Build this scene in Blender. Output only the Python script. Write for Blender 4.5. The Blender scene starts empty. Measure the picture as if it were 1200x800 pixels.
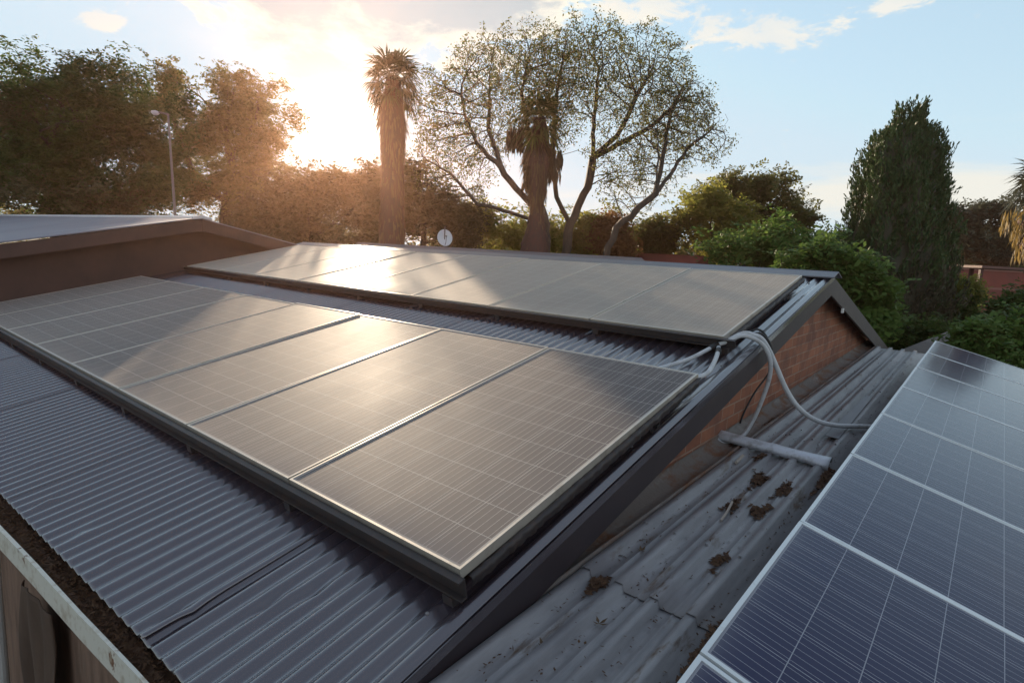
import bpy, bmesh, math, random
import numpy as np
from mathutils import Vector, Matrix
R = math.radians
SC = bpy.context.scene
COL = SC.collection
# ------------------------------------------------------------------ camera, sky, sun, exposure
CAM = np.array([1.1434, -1.2602, 1.1101])
CR = np.array([0.77312, 0.63189, 0.05414]); CU = np.array([-0.13651, 0.08241, 0.98721]); CF = np.array([-0.61937, 0.77062, -0.15003])
FPX = 681.557
cd = bpy.data.cameras.new('camera'); cam = bpy.data.objects.new('camera', cd); COL.objects.link(cam)
cd.sensor_width = 36.0; cd.lens = 36.0 * FPX / 1200.0; cd.clip_start = 0.05; cd.clip_end = 2000
m = Matrix.Identity(4)
for i in range(3):
    m[i][0] = CR[i]; m[i][1] = CU[i]; m[i][2] = -CF[i]; m[i][3] = CAM[i]
cam.matrix_world = m
SC.camera = cam
def ray(px, py): return CF + CR * (px - 600) / FPX + CU * (400 - py) / FPX
def at(px, py, d): return CAM + ray(px, py) * d            # a place d metres ahead of the photographer
def at_y(px, py, y): v = ray(px, py); return CAM + v * (y - CAM[1]) / v[1]

SUN = np.array([-0.8089, 0.5584, 0.1840]); SUN /= np.linalg.norm(SUN)
SUN_EL = math.asin(SUN[2]); SUN_AZ = math.atan2(SUN[0], SUN[1])
sd = bpy.data.lights.new('sun', 'SUN'); sun = bpy.data.objects.new('sun', sd); COL.objects.link(sun)
sd.energy = 2.6; sd.angle = R(0.6); sd.color = (1.0, 0.80, 0.58)
sun.rotation_euler = Vector(SUN).to_track_quat('Z', 'Y').to_euler(); sun.location = Vector(SUN) * 60
SC.view_settings.view_transform = 'Standard'; SC.view_settings.look = 'None'
SC.view_settings.gamma = 1.0; SC.view_settings.exposure = 1.80; SC.view_settings.use_curve_mapping = False
SC.cycles.use_denoising = True
SC.cycles.max_bounces = 8; SC.cycles.transparent_max_bounces = 8; SC.cycles.sample_clamp_indirect = 8.0

W = bpy.data.worlds.new('World'); SC.world = W; W.use_nodes = True
def build_world():
    nt = W.node_tree; nt.nodes.clear(); L = nt.links
    def new(t, **k):
        n = nt.nodes.new(t)
        for a, b in k.items(): setattr(n, a, b)
        return n
    def setin(sock, v):
        if isinstance(v, bpy.types.NodeSocket): L.new(v, sock)
        else: sock.default_value = v
    def M(op, a, b=None, c=None, clamp=False):
        n = new('ShaderNodeMath', operation=op, use_clamp=clamp)
        for i, v in enumerate((a, b, c)):
            if v is not None: setin(n.inputs[i], v)
        return n.outputs[0]
    def mixc(f, a, b, mode='MIX'):
        n = new('ShaderNodeMix', data_type='RGBA', blend_type=mode)
        setin(n.inputs[0], f); setin(n.inputs[6], a); setin(n.inputs[7], b)
        return n.outputs[2]
    def smooth(x, lo, hi):
        n = new('ShaderNodeMapRange', interpolation_type='SMOOTHSTEP')
        setin(n.inputs[0], x); n.inputs[1].default_value = lo; n.inputs[2].default_value = hi
        return n.outputs[0]
    tc = new('ShaderNodeTexCoord')
    nrm = new('ShaderNodeVectorMath', operation='NORMALIZE'); L.new(tc.outputs['Generated'], nrm.inputs[0])
    sep = new('ShaderNodeSeparateXYZ'); L.new(nrm.outputs[0], sep.inputs[0])
    az = M('MULTIPLY', M('ARCTAN2', sep.outputs[0], sep.outputs[1]), 57.29578)
    el = M('MULTIPLY', M('ARCSINE', sep.outputs[2]), 57.29578)
    sky = new('ShaderNodeTexSky', sky_type='NISHITA', sun_disc=False)
    sky.sun_elevation = SUN_EL; sky.sun_rotation = SUN_AZ
    sky.air_density = 1.0; sky.dust_density = 0.25; sky.ozone_density = 0.8
    def noise(sx, sy, scale, detail, rough, w=0.0, dist=0.0):
        cb = new('ShaderNodeCombineXYZ'); setin(cb.inputs[0], M('MULTIPLY', az, sx)); setin(cb.inputs[1], M('MULTIPLY', el, sy)); cb.inputs[2].default_value = w
        n = new('ShaderNodeTexNoise'); L.new(cb.outputs[0], n.inputs['Vector'])
        n.inputs['Scale'].default_value = scale; n.inputs['Detail'].default_value = detail; n.inputs['Roughness'].default_value = rough
        n.inputs['Distortion'].default_value = dist
        return n.outputs[0]
    def g(a0, e0, wa, we, k=1.0):
        da = M('POWER', M('DIVIDE', M('SUBTRACT', az, a0), wa), 2.0); de = M('POWER', M('DIVIDE', M('SUBTRACT', el, e0), we), 2.0)
        return M('MULTIPLY', M('EXPONENT', M('MULTIPLY', M('ADD', da, de), -1.0)), k)
    def total(*t):
        s = t[0]
        for x in t[1:]: s = M('ADD', s, x)
        return s
    n1 = noise(0.10, 0.22, 1.6, 9, 0.62, 3.1, 0.25)
    n2 = noise(0.05, 0.16, 1.5, 6, 0.55, 9.4)
    n3 = noise(0.045, 0.30, 1.6, 8, 0.6, 5.7)
    K = 1.0
    # thick grey cloud bank above the sun, with bright broken edges
    mA = total(g(-62, 19.5, 5.5, 4.0, .50), g(-47, 21, 12, 5.4, .70), g(-57, 14.6, 5, 2.0, .50), g(-70, 13.4, 2.4, .9, .4), g(-50, 32, 30, 9, .5))
    dA = smooth(M('ADD', M('MULTIPLY', n1, 1.5), mA), 1.06, 1.16)
    core = smooth(M('ADD', M('MULTIPLY', n1, 1.5), mA), 1.13, 1.42)
    # cream fair-weather clouds to the right
    mC = total(g(-28, 21.3, 5.5, 1.9, .44), g(-19.5, 18.7, 5.5, 1.5, .46), g(-9.7, 20.0, 3.4, 1.0, .46), g(-73.2, 15.4, 1.35, .75, .55), g(60, 25, 40, 12, .25), g(140, 22, 50, 12, .25))
    n4 = noise(0.16, 0.34, 1.6, 10, 0.66, 7.3, 0.4)
    dC = smooth(M('ADD', M('MULTIPLY', n4, 1.6), mC), 1.02, 1.22)
    # low streaks near the horizon
    mE = total(g(-9, 6.6, 13, 2.2, .42), g(2, 5.6, 10, 2.4, .34), g(-30, 5, 10, 2.5, .25), g(40, 7, 30, 3.5, .3))
    dE = smooth(M('ADD', M('MULTIPLY', n3, 1.0), mE), 0.62, 0.98)
    dh = new('ShaderNodeVectorMath', operation='DOT_PRODUCT'); L.new(nrm.outputs[0], dh.inputs[0]); dh.inputs[1].default_value = (SUN[0], SUN[1], 0.0)
    west = smooth(dh.outputs['Value'], -0.45, 0.55)
    low = M('EXPONENT', M('MULTIPLY', M('POWER', M('DIVIDE', el, 46.0), 2.0), -1.0))
    mn = new('ShaderNodeVectorMath', operation='MINIMUM'); L.new(sky.outputs[0], mn.inputs[0]); mn.inputs[1].default_value = (3.6, 4.1, 4.6)
    thin = mixc(0.24, mn.outputs[0], (2.4, 2.3, 2.45, 1))          # grey veil added overhead so the roof reflects less blue
    col = mixc(M('MULTIPLY', low, M('ADD', 0.34, M('MULTIPLY', west, 0.45))), thin, mixc(west, (2.9, 3.1, 3.3, 1), (1.98, 2.88, 3.45, 1)))
    # pale band towards the horizon
    hz = M('EXPONENT', M('MULTIPLY', M('MAXIMUM', el, 0.0), -0.14))
    col = mixc(M('MULTIPLY', hz, 0.55), col, (3.5, 3.6, 3.4, 1))
    col = mixc(M('MULTIPLY', dE, 0.75), col, (3.75, 3.55, 3.05, 1))
    grey = mixc(n2, (1.9, 2.15, 2.3, 1), (2.8, 2.9, 2.9, 1))
    colA = mixc(core, (4.1, 3.85, 3.25, 1), grey)
    col = mixc(M('MULTIPLY', dA, 0.92), col, colA)
    colC = mixc(smooth(n2, .35, .7), (3.95, 3.7, 3.2, 1), (3.3, 3.35, 3.25, 1))
    col = mixc(M('MULTIPLY', dC, 0.85), col, colC)
    # aureole round the sun
    dt = new('ShaderNodeVectorMath', operation='DOT_PRODUCT'); L.new(nrm.outputs[0], dt.inputs[0]); dt.inputs[1].default_value = tuple(SUN)
    ang = M('MULTIPLY', M('ARCCOSINE', M('MINIMUM', dt.outputs['Value'], 0.999999)), 57.29578)
    g1 = M('MULTIPLY', M('EXPONENT', M('MULTIPLY', M('POWER', M('DIVIDE', ang, 1.6), 2.0), -1.0)), 170.0)
    g2 = M('MULTIPLY', M('EXPONENT', M('DIVIDE', ang, -3.0)), 4.0)
    def scale(c, f):
        n = new('ShaderNodeVectorMath', operation='SCALE'); n.inputs[0].default_value = c; L.new(f, n.inputs[3]); return n.outputs[0]
    def addv(a, b):
        n = new('ShaderNodeVectorMath', operation='ADD'); L.new(a, n.inputs[0]); L.new(b, n.inputs[1]); return n.outputs[0]
    up = smooth(el, -1.0, 0.5)
    glow = addv(scale((1.0, .86, .60), M('MULTIPLY', g1, up)), scale((1.0, .80, .50), M('MULTIPLY', g2, up)))
    tot = addv(col, glow)
    bg = new('ShaderNodeBackground'); L.new(tot, bg.inputs[0]); bg.inputs[1].default_value = 0.075
    out = new('ShaderNodeOutputWorld'); L.new(bg.outputs[0], out.inputs[0])
build_world()
W.cycles.sampling_method = 'MANUAL'; W.cycles.sample_map_resolution = 2048

# ------------------------------------------------------------------ materials
def mat(name, base, rough=0.6, metal=0.0, spec=0.5, noise=None, bump=None, second=None, coat=0.0, coat_ior=1.5):
    """base colour, optional (colour2, scale, lo, hi, stretch) noise mix, optional bump (scale, strength)"""
    mt = bpy.data.materials.new(name); mt.use_nodes = True
    nt = mt.node_tree; b = nt.nodes['Principled BSDF']; L = nt.links
    b.inputs['Roughness'].default_value = rough; b.inputs['Metallic'].default_value = metal
    b.inputs['Specular IOR Level'].default_value = spec; b.inputs['Coat Weight'].default_value = coat; b.inputs['Coat Roughness'].default_value = .20; b.inputs['Coat IOR'].default_value = coat_ior
    b.inputs['Base Color'].default_value = (*base, 1)
    tc = nt.nodes.new('ShaderNodeTexCoord'); cur = None
    for k, nz in enumerate([noise, second]):
        if not nz: continue
        c2, sc, lo, hi, st = nz
        mp = nt.nodes.new('ShaderNodeMapping'); mp.inputs['Scale'].default_value = st; L.new(tc.outputs['Object'], mp.inputs[0])
        n = nt.nodes.new('ShaderNodeTexNoise'); n.inputs['Scale'].default_value = sc; n.inputs['Detail'].default_value = 8; n.inputs['Roughness'].default_value = .65
        L.new(mp.outputs[0], n.inputs['Vector'])
        r = nt.nodes.new('ShaderNodeMapRange'); r.inputs[1].default_value = lo; r.inputs[2].default_value = hi; L.new(n.outputs[0], r.inputs[0])
        mx = nt.nodes.new('ShaderNodeMix'); mx.data_type = 'RGBA'; L.new(r.outputs[0], mx.inputs[0])
        if cur is None: mx.inputs[6].default_value = (*base, 1)
        else: L.new(cur, mx.inputs[6])
        mx.inputs[7].default_value = (*c2, 1); cur = mx.outputs[2]
    if cur is not None: L.new(cur, b.inputs['Base Color'])
    if bump:
        n = nt.nodes.new('ShaderNodeTexNoise'); n.inputs['Scale'].default_value = bump[0]; n.inputs['Detail'].default_value = 6
        L.new(tc.outputs['Object'], n.inputs['Vector'])
        bp = nt.nodes.new('ShaderNodeBump'); bp.inputs['Strength'].default_value = bump[1]; bp.inputs['Distance'].default_value = .01
        L.new(n.outputs[0], bp.inputs['Height']); L.new(bp.outputs[0], b.inputs['Normal'])
    return mt
ONE = (1, 1, 1)
M_ROOF = mat('roof_paint', (.044, .034, .044), .26, spec=.9, coat=1.0, coat_ior=1.9, noise=((.056, .046, .054), 2.2, .45, .75, (1, .35, 1)), second=((.06, .045, .05), 9, .56, .75, (1, .25, 1)))
M_CAP = mat('ridge_paint', (.10, .096, .115), .40, noise=((.15, .135, .13), 6, .5, .8, ONE))
M_BARGE = mat('barge_paint', (.030, .022, .026), .5, noise=((.05, .036, .036), 5, .5, .8, ONE))
M_BARGE2 = mat('barge_weathered', (.075, .062, .058), .6, noise=((.11, .09, .08), 6, .5, .8, ONE))
M_RAIL = mat('rail_steel', (.028, .022, .022), .5, noise=((.06, .035, .025), 20, .5, .75, ONE))
M_ALU = mat('aluminium_frame', (.55, .50, .43), .38, .6, noise=((.30, .24, .18), 12, .55, .8, ONE))
M_ALUW = mat('pale_aluminium', (.66, .68, .68), .40, .4, noise=((.42, .42, .40), 10, .58, .8, ONE))
M_IBR = mat('faded_roof_sheet', (.165, .155, .160), .46, noise=((.34, .33, .33), 4.5, .36, .74, (2.2, .30, 1)), second=((.11, .070, .045), 5, .59, .68, (2.2, .5, 1)))
M_IBR2 = mat('pale_roof_sheet', (.20, .205, .22), .48, noise=((.30, .30, .31), 3.0, .42, .75, (1.6, .4, 1)))
M_RUST = mat('rusty_flashing', (.17, .14, .12), .8, noise=((.16, .065, .025), 8, .47, .62, (1, .5, 1)), second=((.24, .22, .20), 6, .55, .66, (1, .4, 1)), bump=(40, .5))
M_LIT = mat('leaf_litter', (.060, .026, .012), .9, noise=((.11, .055, .022), 40, .4, .7, ONE), bump=(80, .6))
M_GUT = mat('peeling_gutter', (.62, .60, .52), .6, noise=((.17, .075, .035), 7, .60, .64, ONE), second=((.42, .36, .27), 22, .5, .7, ONE))
M_PLAST = mat('brown_plaster', (.26, .160, .112), .85, noise=((.12, .070, .046), 7, .42, .7, (1, 1, .25)), second=((.18, .14, .11), 30, .55, .75, (1, 1, .4)), bump=(30, .5))
M_LWALL = mat('brown_wall', (.092, .050, .040), .8, noise=((.060, .036, .03), 1.5, .4, .7, ONE), bump=(20, .2))
M_LROOF = mat('lilac_roof_sheet', (.22, .21, .24), .55, noise=((.28, .27, .30), 1.2, .4, .7, (1, .3, 1)))
M_WHITE = mat('white_paint', (.75, .74, .70), .5, noise=((.5, .47, .4), 9, .55, .8, ONE))
M_CONDUIT = mat('grey_conduit', (.50, .51, .52), .42, noise=((.28, .27, .26), 18, .5, .8, ONE))
M_CABLE = mat('black_cable', (.012, .011, .011), .5)
M_BRACKET = mat('galvanised_channel', (.62, .64, .68), .42, .25, noise=((.30, .28, .26), 12, .5, .75, ONE))
M_TARP = mat('dark_cloth', (.085, .054, .038), .9, noise=((.125, .082, .058), 6, .4, .7, (1, 1, .3)), bump=(60, .3))
M_SOIL = mat('ground_soil', (.10, .08, .05), .95, noise=((.06, .075, .03), .6, .4, .65, ONE))
M_RED = mat('red_paint', (.26, .060, .040), .75, noise=((.17, .05, .04), 1.2, .4, .7, ONE))
M_DKRED = mat('dark_red_steel', (.085, .025, .022), .6)
M_GREYR = mat('grey_brown_roof', (.13, .11, .10), .75, noise=((.19, .165, .14), 2.5, .4, .7, ONE))
M_WALL = mat('house_wall', (.28, .22, .17), .85, noise=((.20, .155, .12), 2, .4, .7, ONE))
M_BARK = mat('bark', (.055, .042, .032), .9, noise=((.10, .08, .06), 9, .4, .7, (1, 1, .25)))
M_PTRUNK = mat('palm_thatch', (.105, .046, .033), .9, noise=((.075, .045, .035), 9, .4, .65, (1, 1, .2)), bump=(14, .8))
M_DISH = mat('dish_enamel', (.62, .64, .66), .45)
M_POLE = mat('pole_steel', (.17, .15, .135), .6)

def brick_mat():
    mt = bpy.data.materials.new('face_brick'); mt.use_nodes = True; nt = mt.node_tree; L = nt.links; b = nt.nodes['Principled BSDF']
    tc = nt.nodes.new('ShaderNodeTexCoord'); sp = nt.nodes.new('ShaderNodeSeparateXYZ'); cb = nt.nodes.new('ShaderNodeCombineXYZ')
    L.new(tc.outputs['Object'], sp.inputs[0]); L.new(sp.outputs[1], cb.inputs[0]); L.new(sp.outputs[2], cb.inputs[1])
    br = nt.nodes.new('ShaderNodeTexBrick'); L.new(cb.outputs[0], br.inputs['Vector'])
    br.inputs['Scale'].default_value = 1; br.inputs['Brick Width'].default_value = .232; br.inputs['Row Height'].default_value = .086; br.inputs['Mortar Size'].default_value = .007
    br.inputs['Mortar Smooth'].default_value = .3; br.inputs['Bias'].default_value = -.1
    br.inputs['Color1'].default_value = (.37, .140, .072, 1); br.inputs['Color2'].default_value = (.24, .088, .048, 1); br.inputs['Mortar'].default_value = (.36, .22, .15, 1)
    n = nt.nodes.new('ShaderNodeTexNoise'); n.inputs['Scale'].default_value = 5; n.inputs['Detail'].default_value = 8; L.new(tc.outputs['Object'], n.inputs['Vector'])
    r = nt.nodes.new('ShaderNodeMapRange'); r.inputs[1].default_value = .45; r.inputs[2].default_value = .75; L.new(n.outputs[0], r.inputs[0])
    mx = nt.nodes.new('ShaderNodeMix'); mx.data_type = 'RGBA'; L.new(r.outputs[0], mx.inputs[0]); L.new(br.outputs[0], mx.inputs[6]); mx.inputs[7].default_value = (.17, .075, .05, 1)
    L.new(mx.outputs[2], b.inputs['Base Color']); b.inputs['Roughness'].default_value = .85
    bp = nt.nodes.new('ShaderNodeBump'); bp.inputs['Strength'].default_value = .6; bp.inputs['Distance'].default_value = .008; bp.invert = True
    L.new(br.outputs['Fac'], bp.inputs['Height']); L.new(bp.outputs[0], b.inputs['Normal'])
    return mt
M_BRICK = brick_mat()

def cell_mat(name, wid, length, dust, dust_col, cell_col, line, margin=.018, edge=.06, sheen=.5, rough0=.17, ior=1.5):
    """photovoltaic cells behind glass: six columns, twelve rows, five busbars a cell, a film of dust on top"""
    mt = bpy.data.materials.new(name); mt.use_nodes = True; nt = mt.node_tree; L = nt.links; b = nt.nodes['Principled BSDF']
    def M(op, a, c=None, d=None, clamp=False):
        n = nt.nodes.new('ShaderNodeMath'); n.operation = op; n.use_clamp = clamp
        for i, v in enumerate((a, c, d)):
            if v is None: continue
            if isinstance(v, bpy.types.NodeSocket): L.new(v, n.inputs[i])
            else: n.inputs[i].default_value = v
        return n.outputs[0]
    def mix(f, a, c):
        n = nt.nodes.new('ShaderNodeMix'); n.data_type = 'RGBA'
        for i, v in ((0, f), (6, a), (7, c)):
            if isinstance(v, bpy.types.NodeSocket): L.new(v, n.inputs[i])
            else: n.inputs[i].default_value = v if i == 0 else (*v, 1)
        return n.outputs[2]
    def noise(scale, det, stretch, w):
        mp = nt.nodes.new('ShaderNodeMapping'); mp.inputs['Scale'].default_value = stretch; L.new(vec, mp.inputs[0])
        n = nt.nodes.new('ShaderNodeTexNoise'); n.noise_dimensions = '4D'; n.inputs['Scale'].default_value = scale; n.inputs['Detail'].default_value = det; n.inputs['Roughness'].default_value = .6
        L.new(mp.outputs[0], n.inputs['Vector']); L.new(w, n.inputs['W']); return n.outputs[0]
    tc = nt.nodes.new('ShaderNodeTexCoord'); vec = tc.outputs['Object']
    oi = nt.nodes.new('ShaderNodeObjectInfo'); rnd = M('MULTIPLY', oi.outputs['Random'], 50.0)
    sp = nt.nodes.new('ShaderNodeSeparateXYZ'); L.new(vec, sp.inputs[0]); x, y = sp.outputs[0], sp.outputs[1]
    cw = (wid - 2 * margin) / 6; cl = (length - 2 * margin) / 12
    u = M('DIVIDE', M('SUBTRACT', x, margin), cw); v = M('DIVIDE', M('SUBTRACT', y, margin), cl)
    def lines(t, half, off=0.0):
        fr = M('FRACT', M('ADD', t, off)); d = M('MINIMUM', fr, M('SUBTRACT', 1.0, fr)); return M('LESS_THAN', d, half)
    gap = M('MAXIMUM', lines(u, .0014 / cw), lines(v, .0013 / cl))
    bus = lines(M('MULTIPLY', u, 5.0), .0008 * 5 / cw, .5)
    inside = M('MULTIPLY', M('MULTIPLY', M('GREATER_THAN', u, 0.0), M('LESS_THAN', u, 6.0)), M('MULTIPLY', M('GREATER_THAN', v, 0.0), M('LESS_THAN', v, 12.0)))
    # every cell has its own slightly different blue
    wn = nt.nodes.new('ShaderNodeTexWhiteNoise'); wn.noise_dimensions = '2D'; cb = nt.nodes.new('ShaderNodeCombineXYZ')
    L.new(M('FLOOR', u), cb.inputs[0]); L.new(M('FLOOR', v), cb.inputs[1]); L.new(cb.outputs[0], wn.inputs[0])
    cell = mix(wn.outputs[0], cell_col, tuple(c * 1.08 for c in cell_col))
    c = mix(bus, cell, line); c = mix(gap, c, tuple(k * .9 for k in line)); c = mix(inside, tuple(k * .8 for k in line), c)
    n1 = noise(3.0, 7, (1, .5, 1), rnd); n2 = noise(60, 3, (1, 1, 1), rnd)
    film = M('MULTIPLY', M('ADD', M('MULTIPLY', n1, 1.1), M('MULTIPLY', n2, .5)), dust)
    rim = M('EXPONENT', M('DIVIDE', y, -edge)); rim = M('MULTIPLY', M('MULTIPLY', rim, n1), 1.0)       # dirt washed down to the lower edge
    film = M('MINIMUM', M('ADD', film, rim), .92)
    L.new(mix(film, c, dust_col), b.inputs['Base Color'])
    L.new(M('ADD', rough0, M('MULTIPLY', film, .42)), b.inputs['Roughness'])
    b.inputs['IOR'].default_value = ior
    b.inputs['Sheen Weight'].default_value = sheen; b.inputs['Sheen Roughness'].default_value = .42; b.inputs['Sheen Tint'].default_value = (1.0, .86, .70, 1)
    return mt
PL, PW = 1.862, 0.990
M_CELL_A = cell_mat('dusty_cells', PW, PL, .29, (.28, .235, .215), (.014, .013, .024), (.50, .47, .43), sheen=.22, rough0=.56)
M_CELL_B = cell_mat('very_dusty_cells', PW, PL, .58, (.40, .345, .29), (.016, .015, .024), (.46, .42, .37), sheen=.40, rough0=.42)
M_CELL_C = cell_mat('clean_blue_cells', PW, 1.98, .06, (.20, .20, .22), (.005, .005, .045), (.30, .30, .34), .020, .03, .0, .10, 1.40)

def leaf_mat(name, c1, c2, trans=.35, gloss=.0):
    mt = bpy.data.materials.new(name); mt.use_nodes = True; nt = mt.node_tree; L = nt.links; nt.nodes.clear()
    out = nt.nodes.new('ShaderNodeOutputMaterial'); ge = nt.nodes.new('ShaderNodeNewGeometry')
    tc = nt.nodes.new('ShaderNodeTexCoord')
    n = nt.nodes.new('ShaderNodeTexNoise'); n.inputs['Scale'].default_value = .8; n.inputs['Detail'].default_value = 3; L.new(tc.outputs['Object'], n.inputs['Vector'])
    r = nt.nodes.new('ShaderNodeMapRange'); r.inputs[1].default_value = .35; r.inputs[2].default_value = .65; L.new(n.outputs[0], r.inputs[0])
    ad = nt.nodes.new('ShaderNodeMath'); ad.operation = 'MULTIPLY_ADD'; L.new(ge.outputs['Random Per Island'], ad.inputs[0]); ad.inputs[1].default_value = .6
    m2 = nt.nodes.new('ShaderNodeMath'); m2.operation = 'MULTIPLY'; L.new(r.outputs[0], m2.inputs[0]); m2.inputs[1].default_value = .4; L.new(m2.outputs[0], ad.inputs[2])
    mx = nt.nodes.new('ShaderNodeMix'); mx.data_type = 'RGBA'; L.new(ad.outputs[0], mx.inputs[0]); mx.inputs[6].default_value = (*c1, 1); mx.inputs[7].default_value = (*c2, 1)
    d = nt.nodes.new('ShaderNodeBsdfPrincipled'); L.new(mx.outputs[2], d.inputs['Base Color']); d.inputs['Roughness'].default_value = .55; d.inputs['Specular IOR Level'].default_value = .3
    t = nt.nodes.new('ShaderNodeBsdfTranslucent'); L.new(mx.outputs[2], t.inputs[0])
    ms = nt.nodes.new('ShaderNodeMixShader'); ms.inputs[0].default_value = trans; L.new(d.outputs[0], ms.inputs[1]); L.new(t.outputs[0], ms.inputs[2])
    L.new(ms.outputs[0], out.inputs[0]); return mt
L_DARK = leaf_mat('leaf_dark', (.046, .084, .018), (.110, .150, .038), .48)
L_BROWN = leaf_mat('leaf_brownish', (.075, .070, .030), (.13, .110, .045), .4)
L_WISP = leaf_mat('leaf_olive', (.090, .100, .028), (.17, .16, .045), .52)
L_YEL = leaf_mat('leaf_yellow_green', (.17, .19, .036), (.30, .27, .06), .65)
L_GREEN = leaf_mat('leaf_green', (.065, .125, .026), (.16, .24, .055), .5)
L_RED = leaf_mat('leaf_rust', (.16, .075, .03), (.22, .11, .04), .4)
L_CYP = leaf_mat('leaf_cypress', (.030, .064, .020), (.085, .125, .040), .2)
L_CYPB = leaf_mat('leaf_cypress_inner', (.055, .048, .028), (.095, .080, .045), .1)
L_GUM = leaf_mat('leaf_grey_green', (.055, .065, .045), (.095, .10, .06), .35)
L_PALM = leaf_mat('palm_frond', (.060, .060, .024), (.11, .10, .035), .3)
L_DEAD = leaf_mat('dead_frond', (.10, .062, .035), (.17, .11, .055), .3)
L_GOLD = leaf_mat('golden_frond', (.20, .14, .045), (.30, .21, .07), .45)

# ------------------------------------------------------------------ mesh helpers
class MB:
    def __init__(s): s.v = []; s.f = []
    def add(s, vs, fs):
        k = len(s.v); s.v.extend([tuple(map(float, p)) for p in vs]); s.f.extend([tuple(i + k for i in f) for f in fs])
    def box(s, x0, x1, y0, y1, z0, z1, M=None):
        vs = [(x, y, z) for z in (z0, z1) for y in (y0, y1) for x in (x0, x1)]
        if M is not None: vs = [tuple(M @ Vector(p)) for p in vs]
        s.add(vs, [(0, 2, 3, 1), (4, 5, 7, 6), (0, 1, 5, 4), (2, 6, 7, 3), (0, 4, 6, 2), (1, 3, 7, 5)])
    def prism(s, poly, a, b, axis=0):
        """extrude a polygon given in the two other axes between a and b"""
        def p(t, q):
            return {0: (t, q[0], q[1]), 1: (q[0], t, q[1]), 2: (q[0], q[1], t)}[axis]
        n = len(poly); vs = [p(a, q) for q in poly] + [p(b, q) for q in poly]
        s.add(vs, [tuple(range(n))[::-1], tuple(range(n, 2 * n))] + [(i, (i + 1) % n, n + (i + 1) % n, n + i) for i in range(n)])
    def tube(s, pts, rad, k=10, cap=True):
        pts = [np.array(p, float) for p in pts]; n = len(pts); rads = rad if hasattr(rad, '__len__') else [rad] * n
        t0 = pts[1] - pts[0]; ref = np.array([0, 0, 1.]) if abs(t0[2]) < .9 * np.linalg.norm(t0) else np.array([1., 0, 0])
        a = np.cross(t0, ref); a /= np.linalg.norm(a); vs = []
        for i in range(n):
            t = pts[min(i + 1, n - 1)] - pts[max(i - 1, 0)]; t /= np.linalg.norm(t) + 1e-12
            a = a - t * (a @ t); a /= np.linalg.norm(a) + 1e-12; b = np.cross(t, a)
            for j in range(k):
                w = 2 * math.pi * j / k; vs.append(pts[i] + rads[i] * (math.cos(w) * a + math.sin(w) * b))
        fs = [(i * k + j, i * k + (j + 1) % k, (i + 1) * k + (j + 1) % k, (i + 1) * k + j) for i in range(n - 1) for j in range(k)]
        if cap: fs += [tuple(range(k))[::-1], tuple(range((n - 1) * k, n * k))]
        s.add(vs, fs)
    def lathe(s, prof, c=(0, 0, 0), k=16):
        vs = [(c[0] + r * math.cos(2 * math.pi * j / k), c[1] + r * math.sin(2 * math.pi * j / k), c[2] + z) for r, z in prof for j in range(k)]
        n = len(prof); fs = [(i * k + j, i * k + (j + 1) % k, (i + 1) * k + (j + 1) % k, (i + 1) * k + j) for i in range(n - 1) for j in range(k)]
        fs += [tuple(range(k))[::-1], tuple(range((n - 1) * k, n * k))]; s.add(vs, fs)
    def build(s, name, m, parent=None, smooth=False, bevel=0.0):
        me = bpy.data.meshes.new(name); me.from_pydata(s.v, [], s.f); me.materials.append(m); me.update()
        if smooth: me.polygons.foreach_set('use_smooth', [True] * len(me.polygons))
        return link(name, me, parent, bevel)
def link(name, me, parent=None, bevel=0.0):
    o = bpy.data.objects.new(name, me); COL.objects.link(o)
    if parent: o.parent = parent
    if bevel:
        b = o.modifiers.new('bevel', 'BEVEL'); b.width = bevel; b.segments = 2; b.limit_method = 'ANGLE'
    return o
def np_mesh(name, V, F, m, parent=None, smooth=False):
    """V (n,3), F (m,k) all faces of one size"""
    me = bpy.data.meshes.new(name); V = np.asarray(V, np.float32); F = np.asarray(F, np.int32)
    k = F.shape[1]; me.vertices.add(len(V)); me.vertices.foreach_set('co', V.ravel())
    me.loops.add(F.size); me.loops.foreach_set('vertex_index', F.ravel())
    me.polygons.add(len(F)); me.polygons.foreach_set('loop_start', np.arange(0, F.size, k, dtype=np.int32)); me.polygons.foreach_set('loop_total', np.full(len(F), k, np.int32))
    if smooth: me.polygons.foreach_set('use_smooth', np.ones(len(F), bool))
    me.materials.append(m); me.update(calc_edges=True); me.validate()
    return link(name, me, parent)
def tag(o, label=None, cat=None, group=None, kind=None):
    if label: o['label'] = label
    if cat: o['category'] = cat
    if group: o['group'] = group
    if kind: o['kind'] = kind
    return o
def thing(name, label, cat, loc=(0, 0, 0), group=None):
    o = bpy.data.objects.new(name, None); COL.objects.link(o); o.location = loc; o.empty_display_size = .2
    return tag(o, label, cat, group)
def smoothline(pts, n=40):
    """Catmull-Rom through the points"""
    P = [np.array(p, float) for p in pts]; P = [2 * P[0] - P[1]] + P + [2 * P[-1] - P[-2]]; out = []
    seg = len(P) - 3; per = max(2, n // seg)
    for i in range(seg):
        a, b, c, d = P[i:i + 4]
        for j in range(per):
            t = j / per
            out.append(.5 * (2 * b + (c - a) * t + (2 * a - 5 * b + 4 * c - d) * t * t + (3 * b - 3 * c + d - a) * t ** 3))
    out.append(P[-2]); return out

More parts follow.
